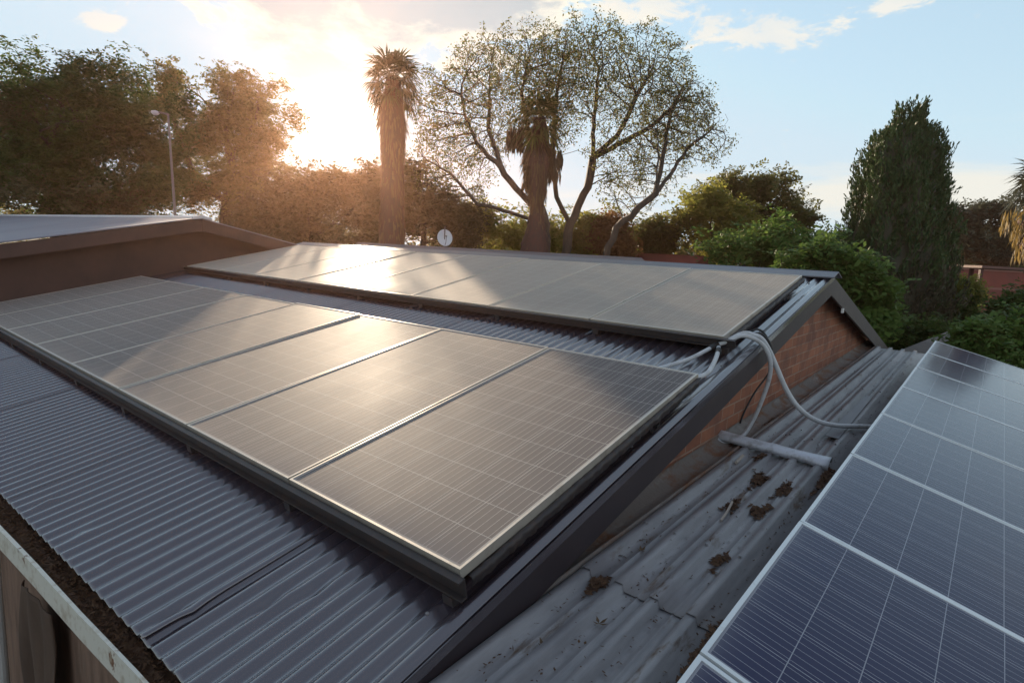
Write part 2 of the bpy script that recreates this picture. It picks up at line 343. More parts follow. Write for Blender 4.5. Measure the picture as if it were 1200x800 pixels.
# ------------------------------------------------------------------ added haze volume imitating the warm lens flare veil
def haze():
    mt = bpy.data.materials.new('flare_veil_haze'); mt.use_nodes = True; nt = mt.node_tree; nt.nodes.clear()
    out = nt.nodes.new('ShaderNodeOutputMaterial'); v = nt.nodes.new('ShaderNodeVolumePrincipled')
    v.inputs['Color'].default_value = (1.0, .58, .40, 1); v.inputs['Density'].default_value = HAZE; v.inputs['Anisotropy'].default_value = .78
    nt.links.new(v.outputs[0], out.inputs['Volume'])
    b = MB(); b.box(-48, 14, -10, 56, -3.8, 10.2); o = b.build('haze', mt); o['kind'] = 'stuff'
HAZE = .0009
haze()
# ------------------------------------------------------------------ ground
GZ = -2.72
g = MB(); g.add([(-900, -900, GZ), (900, -900, GZ), (900, 900, GZ), (-900, 900, GZ)], [(0, 1, 2, 3)])
tag(g.build('ground', M_SOIL), kind='structure')

# ------------------------------------------------------------------ the brick house with the corrugated roof
TH = 0.2220; CT, ST = math.cos(TH), math.sin(TH)
def roofp(x, v, h=0.0): return np.array([x, v * CT - h * ST, v * ST + h * CT])
V_RIDGE = 4.85; Y_R = V_RIDGE * CT; Z_R = V_RIDGE * ST
XE = 0.055; XL = -8.75
def eave_v(x): return (-0.640 - 0.0345 * (-x)) / CT
def gut_w(x): return max(.62, min(1.08, 1.0 - .235 * (x + 2.1)))          # the gutter hangs closer to the eave towards the gable
house = thing('brick_house', 'brown brick house whose dark corrugated roof carries two rows of dusty solar panels', 'house', (-4.3, 4.7, GZ))
inv = Matrix.Translation((4.3, -4.7, -GZ))
def child(o, parent):
    o.parent = parent; o.matrix_parent_inverse = Matrix.Translation(parent.location).inverted(); return o
rng = np.random.default_rng(5)
PITCH = 0.0762
DENTS = [(-2.05, .10, .010), (-1.62, .11, .009), (-1.27, .12, .012), (-.80, .10, -.016), (-.74, .16, -.012), (-.56, .30, -.016), (-.47, .42, -.014), (-.52, .34, .010), (-2.6, .2, .008), (-3.1, .15, .008)]
def corrugated(name, xa, xb, lift, far=False):
    nx = int(round((xb - xa) / PITCH * 10)) + 1; ny = 56
    xs = np.linspace(xa, xb, nx)
    t = np.linspace(0, 1, ny) ** 1.5
    V = np.zeros((nx, ny, 3))
    for i, x in enumerate(xs):
        v0 = eave_v(x) if not far else -0.2
        v = v0 + (V_RIDGE - v0) * t
        h = 0.0085 * math.cos(2 * math.pi * (x - .008) / PITCH) + lift + .0012 * np.sin(v * 2.3 + x * 1.7) + .0014 * np.sin(v * 1.1 - x * 2.9)
        if not far:
            for dx, dv, a in DENTS:
                h = h + a * np.exp(-((x - dx) / .026) ** 2 - ((v - eave_v(dx) - dv) / .035) ** 2)
            # the side lap near the right end has sprung open a little at the eave
            if xb < -.70 and xb > -.80: h = h + .014 * math.exp(-((x - xb) / .05) ** 2) * np.exp(-(v - v0) / .5)
        yy = v * CT - h * ST; zz = v * ST + h * CT
        if far: yy = 2 * Y_R - yy
        V[i, :, 0] = x; V[i, :, 1] = yy; V[i, :, 2] = zz
    idx = np.arange(nx * ny).reshape(nx, ny)
    F = np.stack([idx[:-1, :-1], idx[1:, :-1], idx[1:, 1:], idx[:-1, 1:]], -1).reshape(-1, 4)
    if far: F = F[:, ::-1]
    o = child(np_mesh(name, V.reshape(-1, 3), F, M_ROOF, None, True), house)
    so = o.modifiers.new('sheet', 'SOLIDIFY'); so.thickness = .0012; so.offset = -1
    return o
edges = [XE - .012, -.735, -1.50, -2.265, -3.03, -3.795, -4.56, -5.325, -6.09, -6.855, -7.62, XL]
for k in range(len(edges) - 1):
    corrugated('roof_sheet', edges[k + 1] - (.055 if k < len(edges) - 2 else 0), edges[k], .0006 + .0022 * (k % 2))
corrugated('roof_sheet', XL, XE - .012, .001, True)
def houseparts():
    # ridge cap: two folded wings with rolled edges
    mb = MB(); prof = []
    for s, off in ((-1, 0), (1, 0)):
        pass
    wing = .185; z0 = Z_R + .026
    poly = [(Y_R - wing * CT, z0 - wing * ST - .012), (Y_R - wing * CT, z0 - wing * ST), (Y_R - .02, z0 + .002), (Y_R, z0 + .010), (Y_R + .02, z0 + .002), (Y_R + wing * CT, z0 - wing * ST), (Y_R + wing * CT, z0 - wing * ST - .012), (Y_R, z0 - .002)]
    mb.prism(poly, XL, XE + .028, 0); child(mb.build('ridge_cap', M_CAP, bevel=.002), house)
    # bargeboards under the verge
    for sgn, mt in ((1, M_BARGE), (-1, M_BARGE2)):
        mb = MB(); v0 = eave_v(XE) + .01 if sgn > 0 else -.35; d = .165
        pts = [roofp(0, v0, -.012), roofp(0, V_RIDGE, -.012), roofp(0, V_RIDGE, -.012) - [0, 0, d / CT], roofp(0, v0, -.012) - [0, 0, d / CT]]
        poly = [(p[1] if sgn > 0 else 2 * Y_R - p[1], p[2]) for p in pts]
        if sgn < 0: poly = [(y + .002, z) for y, z in poly]
        mb.prism(poly, XE - .028, XE - .002 - (0 if sgn > 0 else .004), 0); child(mb.build('bargeboard', mt, bevel=.003), house)
    # verge flashing folded over the sheet edge
    mb = MB(); a = [roofp(0, eave_v(XE) + .005, .0), roofp(0, V_RIDGE, .0), roofp(0, V_RIDGE, -.04), roofp(0, eave_v(XE) + .005, -.04)]
    mb.prism([(p[1], p[2]) for p in a], XE - .001, XE + .001, 0); child(mb.build('verge_trim', M_ROOF), house)
    # small pale clip on the far bargeboard
    mb = MB(); mb.box(XE - .004, XE + .014, 5.28, 5.33, .70, .745); child(mb.build('clip', M_WHITE), house)
    # walls
    mb = MB(); yb = 2 * Y_R + .1; yf = -.45
    mb.prism([(yf, GZ), (yb, GZ), (yb, yf * math.tan(TH) - .03), (Y_R, Z_R - .05), (yf, yf * math.tan(TH) - .03)], -.24, -.10, 0)
    child(mb.build('gable_wall', M_BRICK), house)
    mb = MB(); mb.box(XL + .02, -.243, yf, yf + .14, GZ, yf * math.tan(TH) - .03); child(mb.build('side_wall', M_PLAST), house)
    mb = MB(); mb.box(XL + .02, -.243, yb - .14, yb, GZ, yf * math.tan(TH) - .03); child(mb.build('side_wall', M_PLAST), house)
    # gutter: a deep trough along the eave, front lip with peeling white paint
    gt = MB(); n = 40
    def gp(x, off, z): return (x, eave_v(x) * CT + (off if off > 0 else off * gut_w(x)), z)
    rimz, rimo, w = -.178, -.072, .016
    xs = np.linspace(XL, .03, n)
    prof = [(.03, -.20), (.03, -.262), (rimo + .004, -.262), (rimo, rimz - .004), (rimo, rimz), (rimo - w, rimz), (rimo - w - .002, -.268), (.045, -.268), (.045, -.20)]
    k = len(prof); vs = [gp(x, o, z + .0025 * math.sin(x * 7)) for x in xs for o, z in prof]
    fs = [(i * k + j, i * k + (j + 1) % k, (i + 1) * k + (j + 1) % k, (i + 1) * k + j) for i in range(n - 1) for j in range(k)]
    gt.add(vs, fs + [tuple(range(k))[::-1], tuple(range((n - 1) * k, n * k))]); go = child(gt.build('gutter', M_GUT), house)
    # cracks and joints of the gutter lip
    # downpipe
    p = at_y(-9, 660, -.66); mb = MB(); mb.tube([(p[0], p[1], -.29), (p[0], p[1], -1.4), (p[0], p[1], GZ)], .037, 16)
    mb.tube([(p[0], p[1], -.60), (p[0], p[1], -.66)], .043, 16)
    child(mb.build('downpipe', M_WHITE, smooth=False), house)
houseparts()

# cloth hanging on the wall below the gutter
def hanging_cloth():
    V = []; nx, nz = 26, 30
    a = at_y(20, 686, -.60); c = at_y(46, 706, -.58)
    for i in range(nx):
        for j in range(nz):
            s, t = i / (nx - 1), j / (nz - 1)
            x = a[0] - .14 + (c[0] - a[0] + .14) * s - .03 * t * (1 - s); z = a[2] + .01 - .10 * abs(s - .55) - t * 1.1
            y = -.545 - .045 * abs(math.sin(s * 9 + .8 * math.sin(t * 3))) * (.35 + t) - .02 * math.sin(t * 5 + s * 4)
            V.append((x, y, z))
    F = [(i * nz + j, i * nz + j + 1, (i + 1) * nz + j + 1, (i + 1) * nz + j) for i in range(nx - 1) for j in range(nz - 1)]
    o = np_mesh('hanging_cloth', np.array(V), np.array(F), M_TARP, None, True); s = o.modifiers.new('cloth', 'SOLIDIFY'); s.thickness = .006
    tag(o, 'dark brown cloth hanging in folds on the wall below the gutter', 'cloth')
hanging_cloth()

# leaf litter lying in the gutter
def litter_strip():
    r = np.random.default_rng(11); V = []; F = []; nx = 420
    xs = np.linspace(XL + .05, .0, nx); prof = np.linspace(-.066, .035, 9)
    for i, x in enumerate(xs):
        for j, o in enumerate(prof):
            V.append((x, eave_v(x) * CT + (o if o > 0 else o * gut_w(x)), -.208 + .012 * r.random() + .008 * math.sin(x * 5 + j) - .012 * (j == 0)))
    k = len(prof)
    F = [(i * k + j, (i + 1) * k + j, (i + 1) * k + j + 1, i * k + j + 1) for i in range(nx - 1) for j in range(k - 1)]
    base = len(V)
    for i in range(2600):
        x = r.uniform(XL + .1, 0) if i < 900 else r.uniform(-3.0, 0); c = np.array([x, eave_v(x) * CT + r.uniform(-.06 * gut_w(x), .025), -.196 + r.uniform(0, .012)])
        u = r.normal(size=3); u[2] *= .4; u /= np.linalg.norm(u); w = np.cross(u, r.normal(size=3)); w /= np.linalg.norm(w)
        l, b = r.uniform(.006, .018), r.uniform(.002, .005); q = len(V)
        V += [c - u * l, c + w * b, c + u * l, c - w * b]; F.append((q, q + 1, q + 2, q + 3))
    tag(np_mesh('leaf_litter', np.array(V), np.array(F), M_LIT), 'brown leaf litter filling the gutter along the eave', 'leaf litter', kind='stuff')
litter_strip()

# ------------------------------------------------------------------ solar panels
def panel_meshes(W_, L_, dep, rim, m_frame, m_cell, tagname):
    f = MB(); z0 = -dep
    f.box(0, W_, 0, rim, z0, .0015); f.box(0, W_, L_ - rim, L_, z0, .0015)
    f.box(0, rim, rim, L_ - rim, z0, .0015); f.box(W_ - rim, W_, rim, L_ - rim, z0, .0015)
    fm = bpy.data.meshes.new('frame_' + tagname); fm.from_pydata(f.v, [], f.f); fm.materials.append(m_frame)
    g_ = MB(); g_.box(rim, W_ - rim, rim, L_ - rim, -.008, -.001)
    gm = bpy.data.meshes.new('cells_' + tagname); gm.from_pydata(g_.v, [], g_.f); gm.materials.append(m_cell)
    return fm, gm
MA = panel_meshes(PW, PL, .036, .010, M_ALU, M_CELL_A, 'lower')
MBm = panel_meshes(PW, PL, .036, .010, M_ALU, M_CELL_B, 'upper')
MC = panel_meshes(PW, 1.98, .040, .014, M_ALUW, M_CELL_C, 'right')
def add_panel(meshes, Mw, label, group):
    t = thing('solar_panel', label, 'solar panel', (0, 0, 0), group); t.matrix_world = Mw
    link('frame', meshes[0], t); link('glass', meshes[1], t)
    return t
def frame_matrix(o, ex, ey):
    ex = np.array(ex, float); ex /= np.linalg.norm(ex); ey = np.array(ey, float); ez = np.cross(ex, ey); ez /= np.linalg.norm(ez); ey = np.cross(ez, ex)
    M_ = Matrix.Identity(4)
    for i in range(3): M_[i][0] = ex[i]; M_[i][1] = ey[i]; M_[i][2] = ez[i]; M_[i][3] = float(o[i])
    return M_
ORD = ['rightmost', 'second from right', 'third from right', 'fourth from right', 'fifth from right', 'third from left', 'second from left', 'leftmost']
pr = np.random.default_rng(3)
TILT_L = [(0, 0), (.0006, .0006), (-.0008, .001), (.0015, .0015), (-.0030, -.0015), (-.0026, -.001), (-.003, -.0015), (-.002, -.001)]
TILT_U = [(.0, .0), (.001, .001), (-.001, .001), (.001, -.001), (-.001, .001), (.001, .001), (-.002, -.001), (-.002, -.002)]
for k in range(8):
    t1, t2 = TILT_L[k]; th = TH - .0123 + t1
    o = roofp(-1.0 * k - PW - .003, 0, .1347)
    add_panel(MA, frame_matrix(o, (1, 0, t2), (0, math.cos(th), math.sin(th))),
              'dusty solar panel, %s of the eight in the lower row nearest the gutter' % ORD[k], 'dusty panels in the lower row')
for k in range(8):
    t1, t2 = TILT_U[k]; th = TH - .0082 + t1
    o = roofp(-.1089 - 1.0 * k - PW - .003, 2.5267, .1053)
    add_panel(MBm, frame_matrix(o, (1, 0, t2), (0, math.cos(th), math.sin(th))),
              'dusty solar panel, %s of the eight in the upper row below the ridge' % ORD[k], 'dusty panels in the upper row')
# blue panels on the lower roof at the right
DR = np.array([0.01003, 0.99919, 0.03894]); ER = np.array([0.97044, -.00033, -.24135]); P0 = np.array([0.68455, 0.17478, 0.08898])
ORDR = ['nearest the camera, cut off at the bottom edge', 'second from the camera', 'third from the camera', 'fourth from the camera', 'fifth from the camera', 'third from the far end', 'second from the far end', 'farthest from the camera']
for k in range(8):
    o = P0 + DR * (k - 1 + .997) ; j = .003 * math.sin(k * 2.3)
    add_panel(MC, frame_matrix(o, -DR + np.array([0, 0, j]), ER + np.array([0, 0, .004 * math.sin(k * 1.7)])),
              'blue solar panel on the lower roof, %s' % ORDR[k], 'blue panels on the lower roof')

def rails():
    def rail(v, h, xa, xb, label, hh=.052, ww=.028):
        t = thing('mounting_rail', label, 'rail', tuple(roofp(xa, v, h)), 'rails under the solar panels')
        M_ = frame_matrix((0, 0, 0), (1, 0, 0), (0, CT, ST)); b = MB(); L_ = xb - xa
        b.box(0, L_, 0, ww, 0, .006, M_); b.box(0, L_, ww - .006, ww, .006, hh, M_); b.box(0, L_, 0, ww - .006, hh - .006, hh, M_)
        b.build('channel', M_RAIL, t, bevel=.0012)
        for i in range(max(2, int(L_ / .95))):
            x = L_ - .06 - i * .95
            if x < 0: break
            c = MB(); c.box(x - .022, x + .022, -.004, ww - .002, -.034, .0, M_); c.build('foot', M_RAIL, t)
    rail(-.034, .044, -8.05, .022, 'dark steel rail carrying the lower edge of the lower panel row', .074)
    rail(1.35, .020, -8.05, .004, 'dark steel rail hidden under the upper half of the lower panel row')
    rail(2.5267 - .034, .040, -8.2, -.03, 'dark steel rail carrying the lower edge of the upper panel row', .056)
    rail(3.95, .006, -8.2, -.10, 'dark steel rail hidden under the top of the upper panel row')
    # crumpled dark foil sealing the right-hand edge of each row
    for x0, v0, h, lab in ((.006, .03, .055, 'crumpled dark seal strip along the right edge of the lower panel row'), (-.1, 2.56, .03, 'crumpled dark seal strip along the right edge of the upper panel row')):
        r = np.random.default_rng(int(v0 * 100)); n = 90; V = []
        for i in range(n):
            v = v0 + (PL - .05) * i / (n - 1)
            for dx, dh in ((-.012, .040), (.006 + .010 * r.random(), .036 + .012 * r.random()), (.006 + .010 * r.random(), .018 + .010 * r.random()), (.004 + .008 * r.random(), .0)):
                V.append(roofp(x0 + dx, v, h + dh))
        F = [(i * 4 + j, i * 4 + j + 1, (i + 1) * 4 + j + 1, (i + 1) * 4 + j) for i in range(n - 1) for j in range(3)]
        o = np_mesh('seal_strip', np.array(V), np.array(F), M_RAIL); s = o.modifiers.new('foil', 'SOLIDIFY'); s.thickness = .003
        tag(o, lab, 'seal strip', 'seal strips beside the panels')
rails()

# ------------------------------------------------------------------ lower roof beside the gable
def zl(y): return -.11 + .025 * (y - 1)
lower = thing('lower_roof', 'faded grey ribbed metal lower roof beside the brick gable', 'roof', (1.2, 2.5, GZ))
RIBS = [.083, .225, .368, .508]
def ribbed(name, xs_ribs, xa, xb, ya, yb, dz, slope, m, ref):
    """trapezoidal ribs running along y"""
    prof = [(xa, 0)]
    for c in xs_ribs: prof += [(c - .071, .0), (c - .067, .004), (c - .062, .004), (c - .058, 0), (c - .030, 0), (c - .019, .028), (c + .017, .028), (c + .025, 0)]
    prof += [(xb, 0)]
    ys = np.linspace(ya, yb, 40); r = np.random.default_rng(int(abs(ya) * 10) + 3); V = []
    for y in ys:
        for x, h in prof: V.append((x, y, zl(y) + dz + h + slope * (x - ref) + .0008 * math.sin(y * 2 + x * 3)))
    k = len(prof); F = [(i * k + j, i * k + j + 1, (i + 1) * k + j + 1, (i + 1) * k + j) for i in range(len(ys) - 1) for j in range(k - 1)]
    o = child(np_mesh(name, np.array(V), np.array(F), m), lower)
    s = o.modifiers.new('sheet', 'SOLIDIFY'); s.thickness = .003; s.offset = -1
    return o
ribbed('roof_sheet', RIBS, .0, .66, .60, 8.25, .006, 0, M_IBR, 0)
ribbed('roof_sheet', RIBS, .0, .66, -3.2, .66, 0, 0, M_IBR, 0)
ribbed('roof_sheet', [.72 + .14 * i for i in range(16)], .664, 3.0, -3.2, 9.7, -.045, -.2487, M_IBR2, .664)
def lowerparts():
    # rusty flashing between brick wall and sheet
    r = np.random.default_rng(8); V = []; ys = np.linspace(-3.2, 8.6, 120)
    for y in ys:
        jz = .004 * r.random()
        for x, h in ((-.097, .070), (-.094, .045), (-.060, .026), (-.03, .014), (.012, .012), (.026, .022), (.042, .034), (.046, .012)):
            V.append((x + .003 * r.random(), y, min(zl(y) + h + jz, y * math.tan(TH) - .05 if x < .03 else 9)))
    k = 8; F = [(i * k + j, i * k + j + 1, (i + 1) * k + j + 1, (i + 1) * k + j) for i in range(len(ys) - 1) for j in range(k - 1)]
    child(np_mesh('wall_flashing', np.array(V), np.array(F), M_RUST), lower)
    # walls under the roof
    mb = MB(); mb.prism([(-.098, -.18), (.66, -.20), (2.9, -.74), (2.9, GZ), (-.098, GZ)], -3.1, 8.0, 1)
    mb.v = [(x, y, z if z < -2 else z + .025 * (y - 1) - .03) for x, y, z in mb.v]
    child(mb.build('wall', M_WALL), lower)
    # upstand closing the step below the blue panels
lowerparts()

def array_supports():
    t = thing('panel_support', 'dark support rail under the high edge of the blue panels', 'rail', tuple(P0 - [0, 0, .05]), 'rails under the solar panels')
    b = MB(); a = P0 + DR * -1.0 - P0 + [0, 0, .05]
    M_ = frame_matrix((.05, 0, 0.0), ER, DR)
    b.box(.04, .08, -1.0, 7.0, -.04, .004, M_); b.build('channel', M_RAIL, t)
    for i in range(9):
        f = MB(); c = DR * (-.9 + i * .97) + np.array([.10, 0, .03]); zt = c[2]
        y = P0[1] + c[1]; zb = zl(y) - .05 - (P0[2] - .05)
        f.box(c[0] - .02, c[0] + .02, c[1] - .02, c[1] + .02, zb, zt - .04); f.build('foot', M_RAIL, t)
array_supports()

# litter clumps, screws, metal offcuts and twigs on the lower roof
def clump(cx, cy, rx, ry, n, label, seed, rot=0.0):
    rx *= .9; ry *= .9
    r = np.random.default_rng(seed); V = []; F = []
    for i in range(int(n * .8)):
        a = r.uniform(0, 6.28); q = r.random() ** .8 * (.72 + .30 * math.sin(3 * a + seed) + .25 * math.sin(7 * a + 2 * seed))
        dx, dy = q * rx * math.cos(a), q * ry * math.sin(a)
        x = cx + dx * math.cos(rot) - dy * math.sin(rot); y = cy + dx * math.sin(rot) + dy * math.cos(rot)
        c = np.array([x, y, zl(y) + .012 + (1 - q) * .004 * r.random() + .002 * r.random()])
        for rb in RIBS:
            if abs(x - rb) < .036: c[2] += .028 * min(1, max(0, .031 - abs(x - rb)) / .010)
        u = r.normal(size=3); u[2] *= .12; u /= np.linalg.norm(u); w = np.cross(u, [r.normal() * .25, r.normal() * .25, 1]); w /= np.linalg.norm(w)
        l, b = r.uniform(.006, .024), r.uniform(.004, .012); k = len(V)
        V += [c - u * l, c + w * b - u * l * .2, c + u * l, c - w * b + u * l * .2]; F.append((k, k + 1, k + 2, k + 3))
    tag(np_mesh('leaf_clump', np.array(V), np.array(F), M_LIT), label, 'leaf clump', 'rusty leaf clumps on the lower roof')
clump(.30, 2.07, .055, .17, 420, 'brown leaf clump between ribs just in front of the bent metal channel', 1, .1)
clump(.44, 2.02, .040, .17, 340, 'brown leaf clump on the rib nearest the blue panels, below the channel', 2)
clump(.30, 1.62, .035, .12, 200, 'small leaf clump with pale twig between two ribs', 3)
clump(.425, 1.66, .045, .13, 320, 'rounded brown leaf clump close to the blue panels', 4, -.1)
clump(.44, 1.05, .03, .10, 150, 'thin ragged leaf clump beside the fourth rib', 5)
clump(.155, .56, .030, .10, 260, 'rusty clump jammed behind the lap joint of the ribbed sheets', 6)
clump(.60, .50, .030, .22, 300, 'leaf clump wedged under the edge of the blue panels', 7)
clump(.02, 3.35, .030, .42, 420, 'long dark leaf clump lying against the wall flashing', 9)
clump(-.02, 2.55, .05, .14, 260, 'leaf clump under the left end of the metal channel', 10)
clump(.20, 2.40, .04, .10, 160, 'leaf clump behind the middle of the metal channel', 12)
clump(.575, 2.35, .03, .30, 520, 'leaf clump strip in the trough beside the blue panels', 13)
def crumbs():
    r = np.random.default_rng(31); V = []; F = []
    for i in range(1100):
        x, y = (r.uniform(.03, .64) if i < 350 else RIBS[r.integers(0, 4)] + .030 + abs(r.normal()) * .022), -.3 + 7.5 * r.random() ** 1.3; c = np.array([x, y, zl(y) + .010])
        for rb in RIBS:
            if abs(x - rb) < .036: c[2] += .028 * min(1, max(0, .031 - abs(x - rb)) / .010)
        u = r.normal(size=3); u[2] *= .3; u /= np.linalg.norm(u); w = np.cross(u, [0, .3, 1]); w /= np.linalg.norm(w)
        l, b = r.uniform(.003, .010), r.uniform(.002, .005); k = len(V)
        V += [c - u * l, c + w * b, c + u * l, c - w * b]; F.append((k, k + 1, k + 2, k + 3))
    tag(np_mesh('dirt_crumbs', np.array(V), np.array(F), M_LIT), 'scattered crumbs of dirt and leaf on the ribbed sheets', 'dirt', kind='stuff')
crumbs()
def dry_star(px, py, label, seed):
    v = ray(px, py); t = (zl(1) - CAM[2] + .025 * CAM[1] - .025 + .025) / (v[2] - .025 * v[1]); c = CAM + v * ((-.11 - .025 + .025 * CAM[1] - CAM[2] + .010) / (v[2] - .025 * v[1]))
    r = np.random.default_rng(seed); V = []; F = []
    for i in range(5):
        a = i * 1.3 + r.uniform(-.3, .3); d = np.array([math.cos(a), math.sin(a), .25]); w = np.array([-math.sin(a), math.cos(a), 0]); l = r.uniform(.018, .035); k = len(V)
        V += [c, c + d * l * .5 + w * .006, c + d * l + [0, 0, .006], c + d * l * .5 - w * .006]; F.append((k, k + 1, k + 2, k + 3))
    tag(np_mesh('dry_leaf', np.array(V), np.array(F), L_DEAD), label, 'leaf', 'dry leaves on the lower roof')
dry_star(702, 730, 'curled tan dry leaf on the nearest ribbed sheet', 1)
dry_star(637, 757, 'small dry leaf in a trough near the bottom edge', 2)
dry_star(752, 645, 'pale dry leaf just beyond the lap joint', 3)
def roof_screws():
    spots = [(x, y) for y in (-.9, 1.1, 3.0, 5.0, 7.0) for x in RIBS]
    base = None
    for i, (x, y) in enumerate(spots):
        if base is None:
            b = MB(); b.lathe([(.009, 0), (.009, .002), (.006, .003), (.006, .009), (.002, .010)], (0, 0, 0), 8)
            o = b.build('roof_screw', mat('dull_screw', (.26, .25, .25), .5, .4))
        else:
            o = base.copy(); COL.objects.link(o)
        base = base or o
        o.location = (x, y, zl(y) + (.034 if y > .6 else .028)); tag(o, 'small roof screw on a rib crest of the lower roof', 'screw', 'screws on the ribs of the lower roof')
roof_screws()

def metal_bits():
    # bent channel lying across the ribs
    z = zl(2.55) + .061
    t = thing('metal_channel', 'bent galvanised channel lying across the ribs with one split end', 'metal channel', (-.12, 2.56, z))
    a = np.array([0, 0, .0]); L_ = .68; M_ = Matrix.Rotation(R(1.0), 4, 'Z') @ Matrix.Rotation(R(1.5), 4, 'Y'); b = MB()
    n = 16; V = []
    for i in range(n):
        s = i / (n - 1) * L_; sag = -.003 * math.sin(s / L_ * 3.1) + (.004 if .32 < s < .37 else 0)
        flare = max(0, (s - .56) / .12)
        for y, zz in ((-.052 - .012 * flare, -.020 - .010 * flare), (-.052 - .010 * flare, .012 - .012 * flare), (-.012 - .008 * flare, .028 - .006 * flare), (.012 + .012 * flare, .028), (.040 + .015 * flare, .012 + .004 * flare), (.040 + .015 * flare, -.014)):
            V.append(tuple(M_ @ Vector((s, y, zz + sag))))
    k = 6; F = [(i * k + j, i * k + j + 1, (i + 1) * k + j + 1, (i + 1) * k + j) for i in range(n - 1) for j in range(k - 1)]
    o = np_mesh('channel', np.array(V), np.array(F), M_BRACKET, t); s = o.modifiers.new('metal', 'SOLIDIFY'); s.thickness = .002
    b = MB(); b.tube([M_ @ Vector((.60, -.045, .0)), M_ @ Vector((.66, -.052, -.012)), M_ @ Vector((.72, -.075, -.018))], [.006, .005, .003], 6); b.build('torn_strip', M_LIT, t)
    # flat offcut in the trough beside the panels
    b = MB(); y0, y1 = 3.15, 4.72; V = [(.415, y0, 0), (.50, y0, 0), (.488, 4.55, 0), (.470, 4.70, 0), (.437, 4.76, 0)]
    V = [(x, y, zl(y) + .037) for x, y, _ in V]; b.add(V + [(x, y, z_ + .004) for x, y, z_ in V], [(0, 1, 2, 3, 4)[::-1], (5, 6, 7, 8, 9)] + [(i, (i + 1) % 5, 5 + (i + 1) % 5, 5 + i) for i in range(5)])
    tag(b.build('metal_offcut', M_IBR2), 'flat pale metal offcut lying along the ribs near the blue panels', 'metal strip')
    # little stick
    b = MB(); y = 2.22; b.tube([(.12, y, zl(y) + .022), (.115, y + .14, zl(y) + .030)], .010, 6); tag(b.build('wood_stick', mat('bleached_wood', (.42, .36, .30), .8)), 'short pale stick lying in front of the metal channel', 'stick')
    b = MB(); b.tube([(.318, 1.42, zl(1.4) + .014), (.31, 1.53, zl(1.5) + .022), (.30, 1.62, zl(1.6) + .034)], .006, 6); b.build('twig', bpy.data.materials['bleached_wood'])
    tag(bpy.data.objects['twig'], 'pale twig sticking out of a small leaf clump', 'twig')
metal_bits()
def verge_screws():
    src = bpy.data.objects['roof_screw']
    for x, v, lab in ((-.068, -.10, 'roof screw near the verge just below the lower panel row'), (-.030, 1.15, 'roof screw on the verge beside the lower panel row'), (-.030, 2.28, 'roof screw on the verge between the two panel rows'), (-.030, 3.0, 'roof screw on the verge above the conduits'), (-.068, 4.45, 'roof screw just under the ridge cap at the gable')):
        o = src.copy(); COL.objects.link(o); o.location = roofp(x, v, .004); o.rotation_euler = (TH, 0, 0)
        o['label'] = lab; o['group'] = 'screws along the verge'
verge_screws()

# ------------------------------------------------------------------ conduits and cable at the corner of the upper row
def conduits():
    def run(name, label, pts, rad, m, cat, n=60, corr=False, group=None):
        b = MB(); P = smoothline(pts, n); b.tube(P, rad, 12); o = b.build(name, m, None, True); tag(o, label, cat, group); return o
    G = 'grey conduits at the panel corner'
    run('conduit', 'grey conduit hanging from the verge in an S and looping under the metal channel',
        [roofp(-.15, 2.50, .05), roofp(-.085, 2.53, .075), (-.02, 2.50, .672), (.05, 2.557, .654), (.10, 2.62, .600), (.13, 2.666, .503), (.12, 2.714, .382), (.08, 2.75, .221), (.04, 2.77, .091), (.0, 2.74, -.02), (-.03, 2.62, -.058), (-.06, 2.52, -.055), (-.095, 2.50, -.035), (-.098, 2.58, -.025)], .0140, M_CONDUIT, 'conduit', 80, group=G)
    run('conduit', 'grey conduit sweeping from the verge down to the blue panels',
        [roofp(-.12, 2.60, .05), (-.04, 2.60, .675), (.02, 2.62, .672), (.06, 2.67, .645), (.10, 2.72, .570), (.15, 2.77, .452), (.205, 2.83, .318), (.275, 2.90, .200), (.36, 3.03, .108), (.45, 3.25, .045), (.57, 3.55, .005), (.74, 3.75, .0)], .0165, M_CONDUIT, 'conduit', 80, group=G)
    run('conduit', 'short pale conduit running from the corner under the lower row top edge',
        [roofp(-.40, 1.87, .045), roofp(-.352, 1.93, .040), roofp(-.287, 2.055, .036), roofp(-.212, 2.219, .040), roofp(-.17, 2.36, .050), roofp(-.145, 2.48, .055)], .0125, M_CONDUIT, 'conduit', group=G)
    run('conduit', 'short curved pale conduit at the right end of the lower row',
        [roofp(-.10, 1.86, .050), roofp(-.055, 1.93, .050), roofp(-.026, 2.04, .046), roofp(-.045, 2.18, .046), roofp(-.08, 2.34, .05), roofp(-.12, 2.47, .05)], .0135, M_CONDUIT, 'conduit', group=G)
    for k, (p, q) in enumerate((((roofp(-.16, 2.42, .052)), roofp(-.14, 2.50, .056)), (roofp(-.088, 2.37, .05), roofp(-.10, 2.42, .052)))):
        b = MB(); b.tube([p, q], .0185, 12); tag(b.build('tape_wrap', M_CABLE), ['black tape wrapped round the end of the left short conduit', 'black tape wrapped round the curved short conduit'][k], 'tape', 'tape on the conduits')
    run('cable', 'black cable drooping in a loop over the brick gable', [roofp(-.10, 2.70, .03), (.0, 2.72, .70), (.055, 2.76, .665), (.06, 2.83, .60), (.04, 3.05, .50), (.0, 3.25, .40), (-.04, 3.25, .30), (-.07, 3.12, .20), (-.085, 2.98, .08), (-.09, 2.92, .0)], .0065, M_CABLE, 'cable')
    # taped dark bundle where the conduits cross the verge
    run('cable_bundle', 'black taped cable bundle beside the conduits at the roof edge', [roofp(-.20, 2.62, .05), roofp(-.08, 2.70, .055), (.02, 2.72, .672), (.07, 2.745, .64), (.10, 2.77, .575)], .012, M_CABLE, 'cable')
conduits()

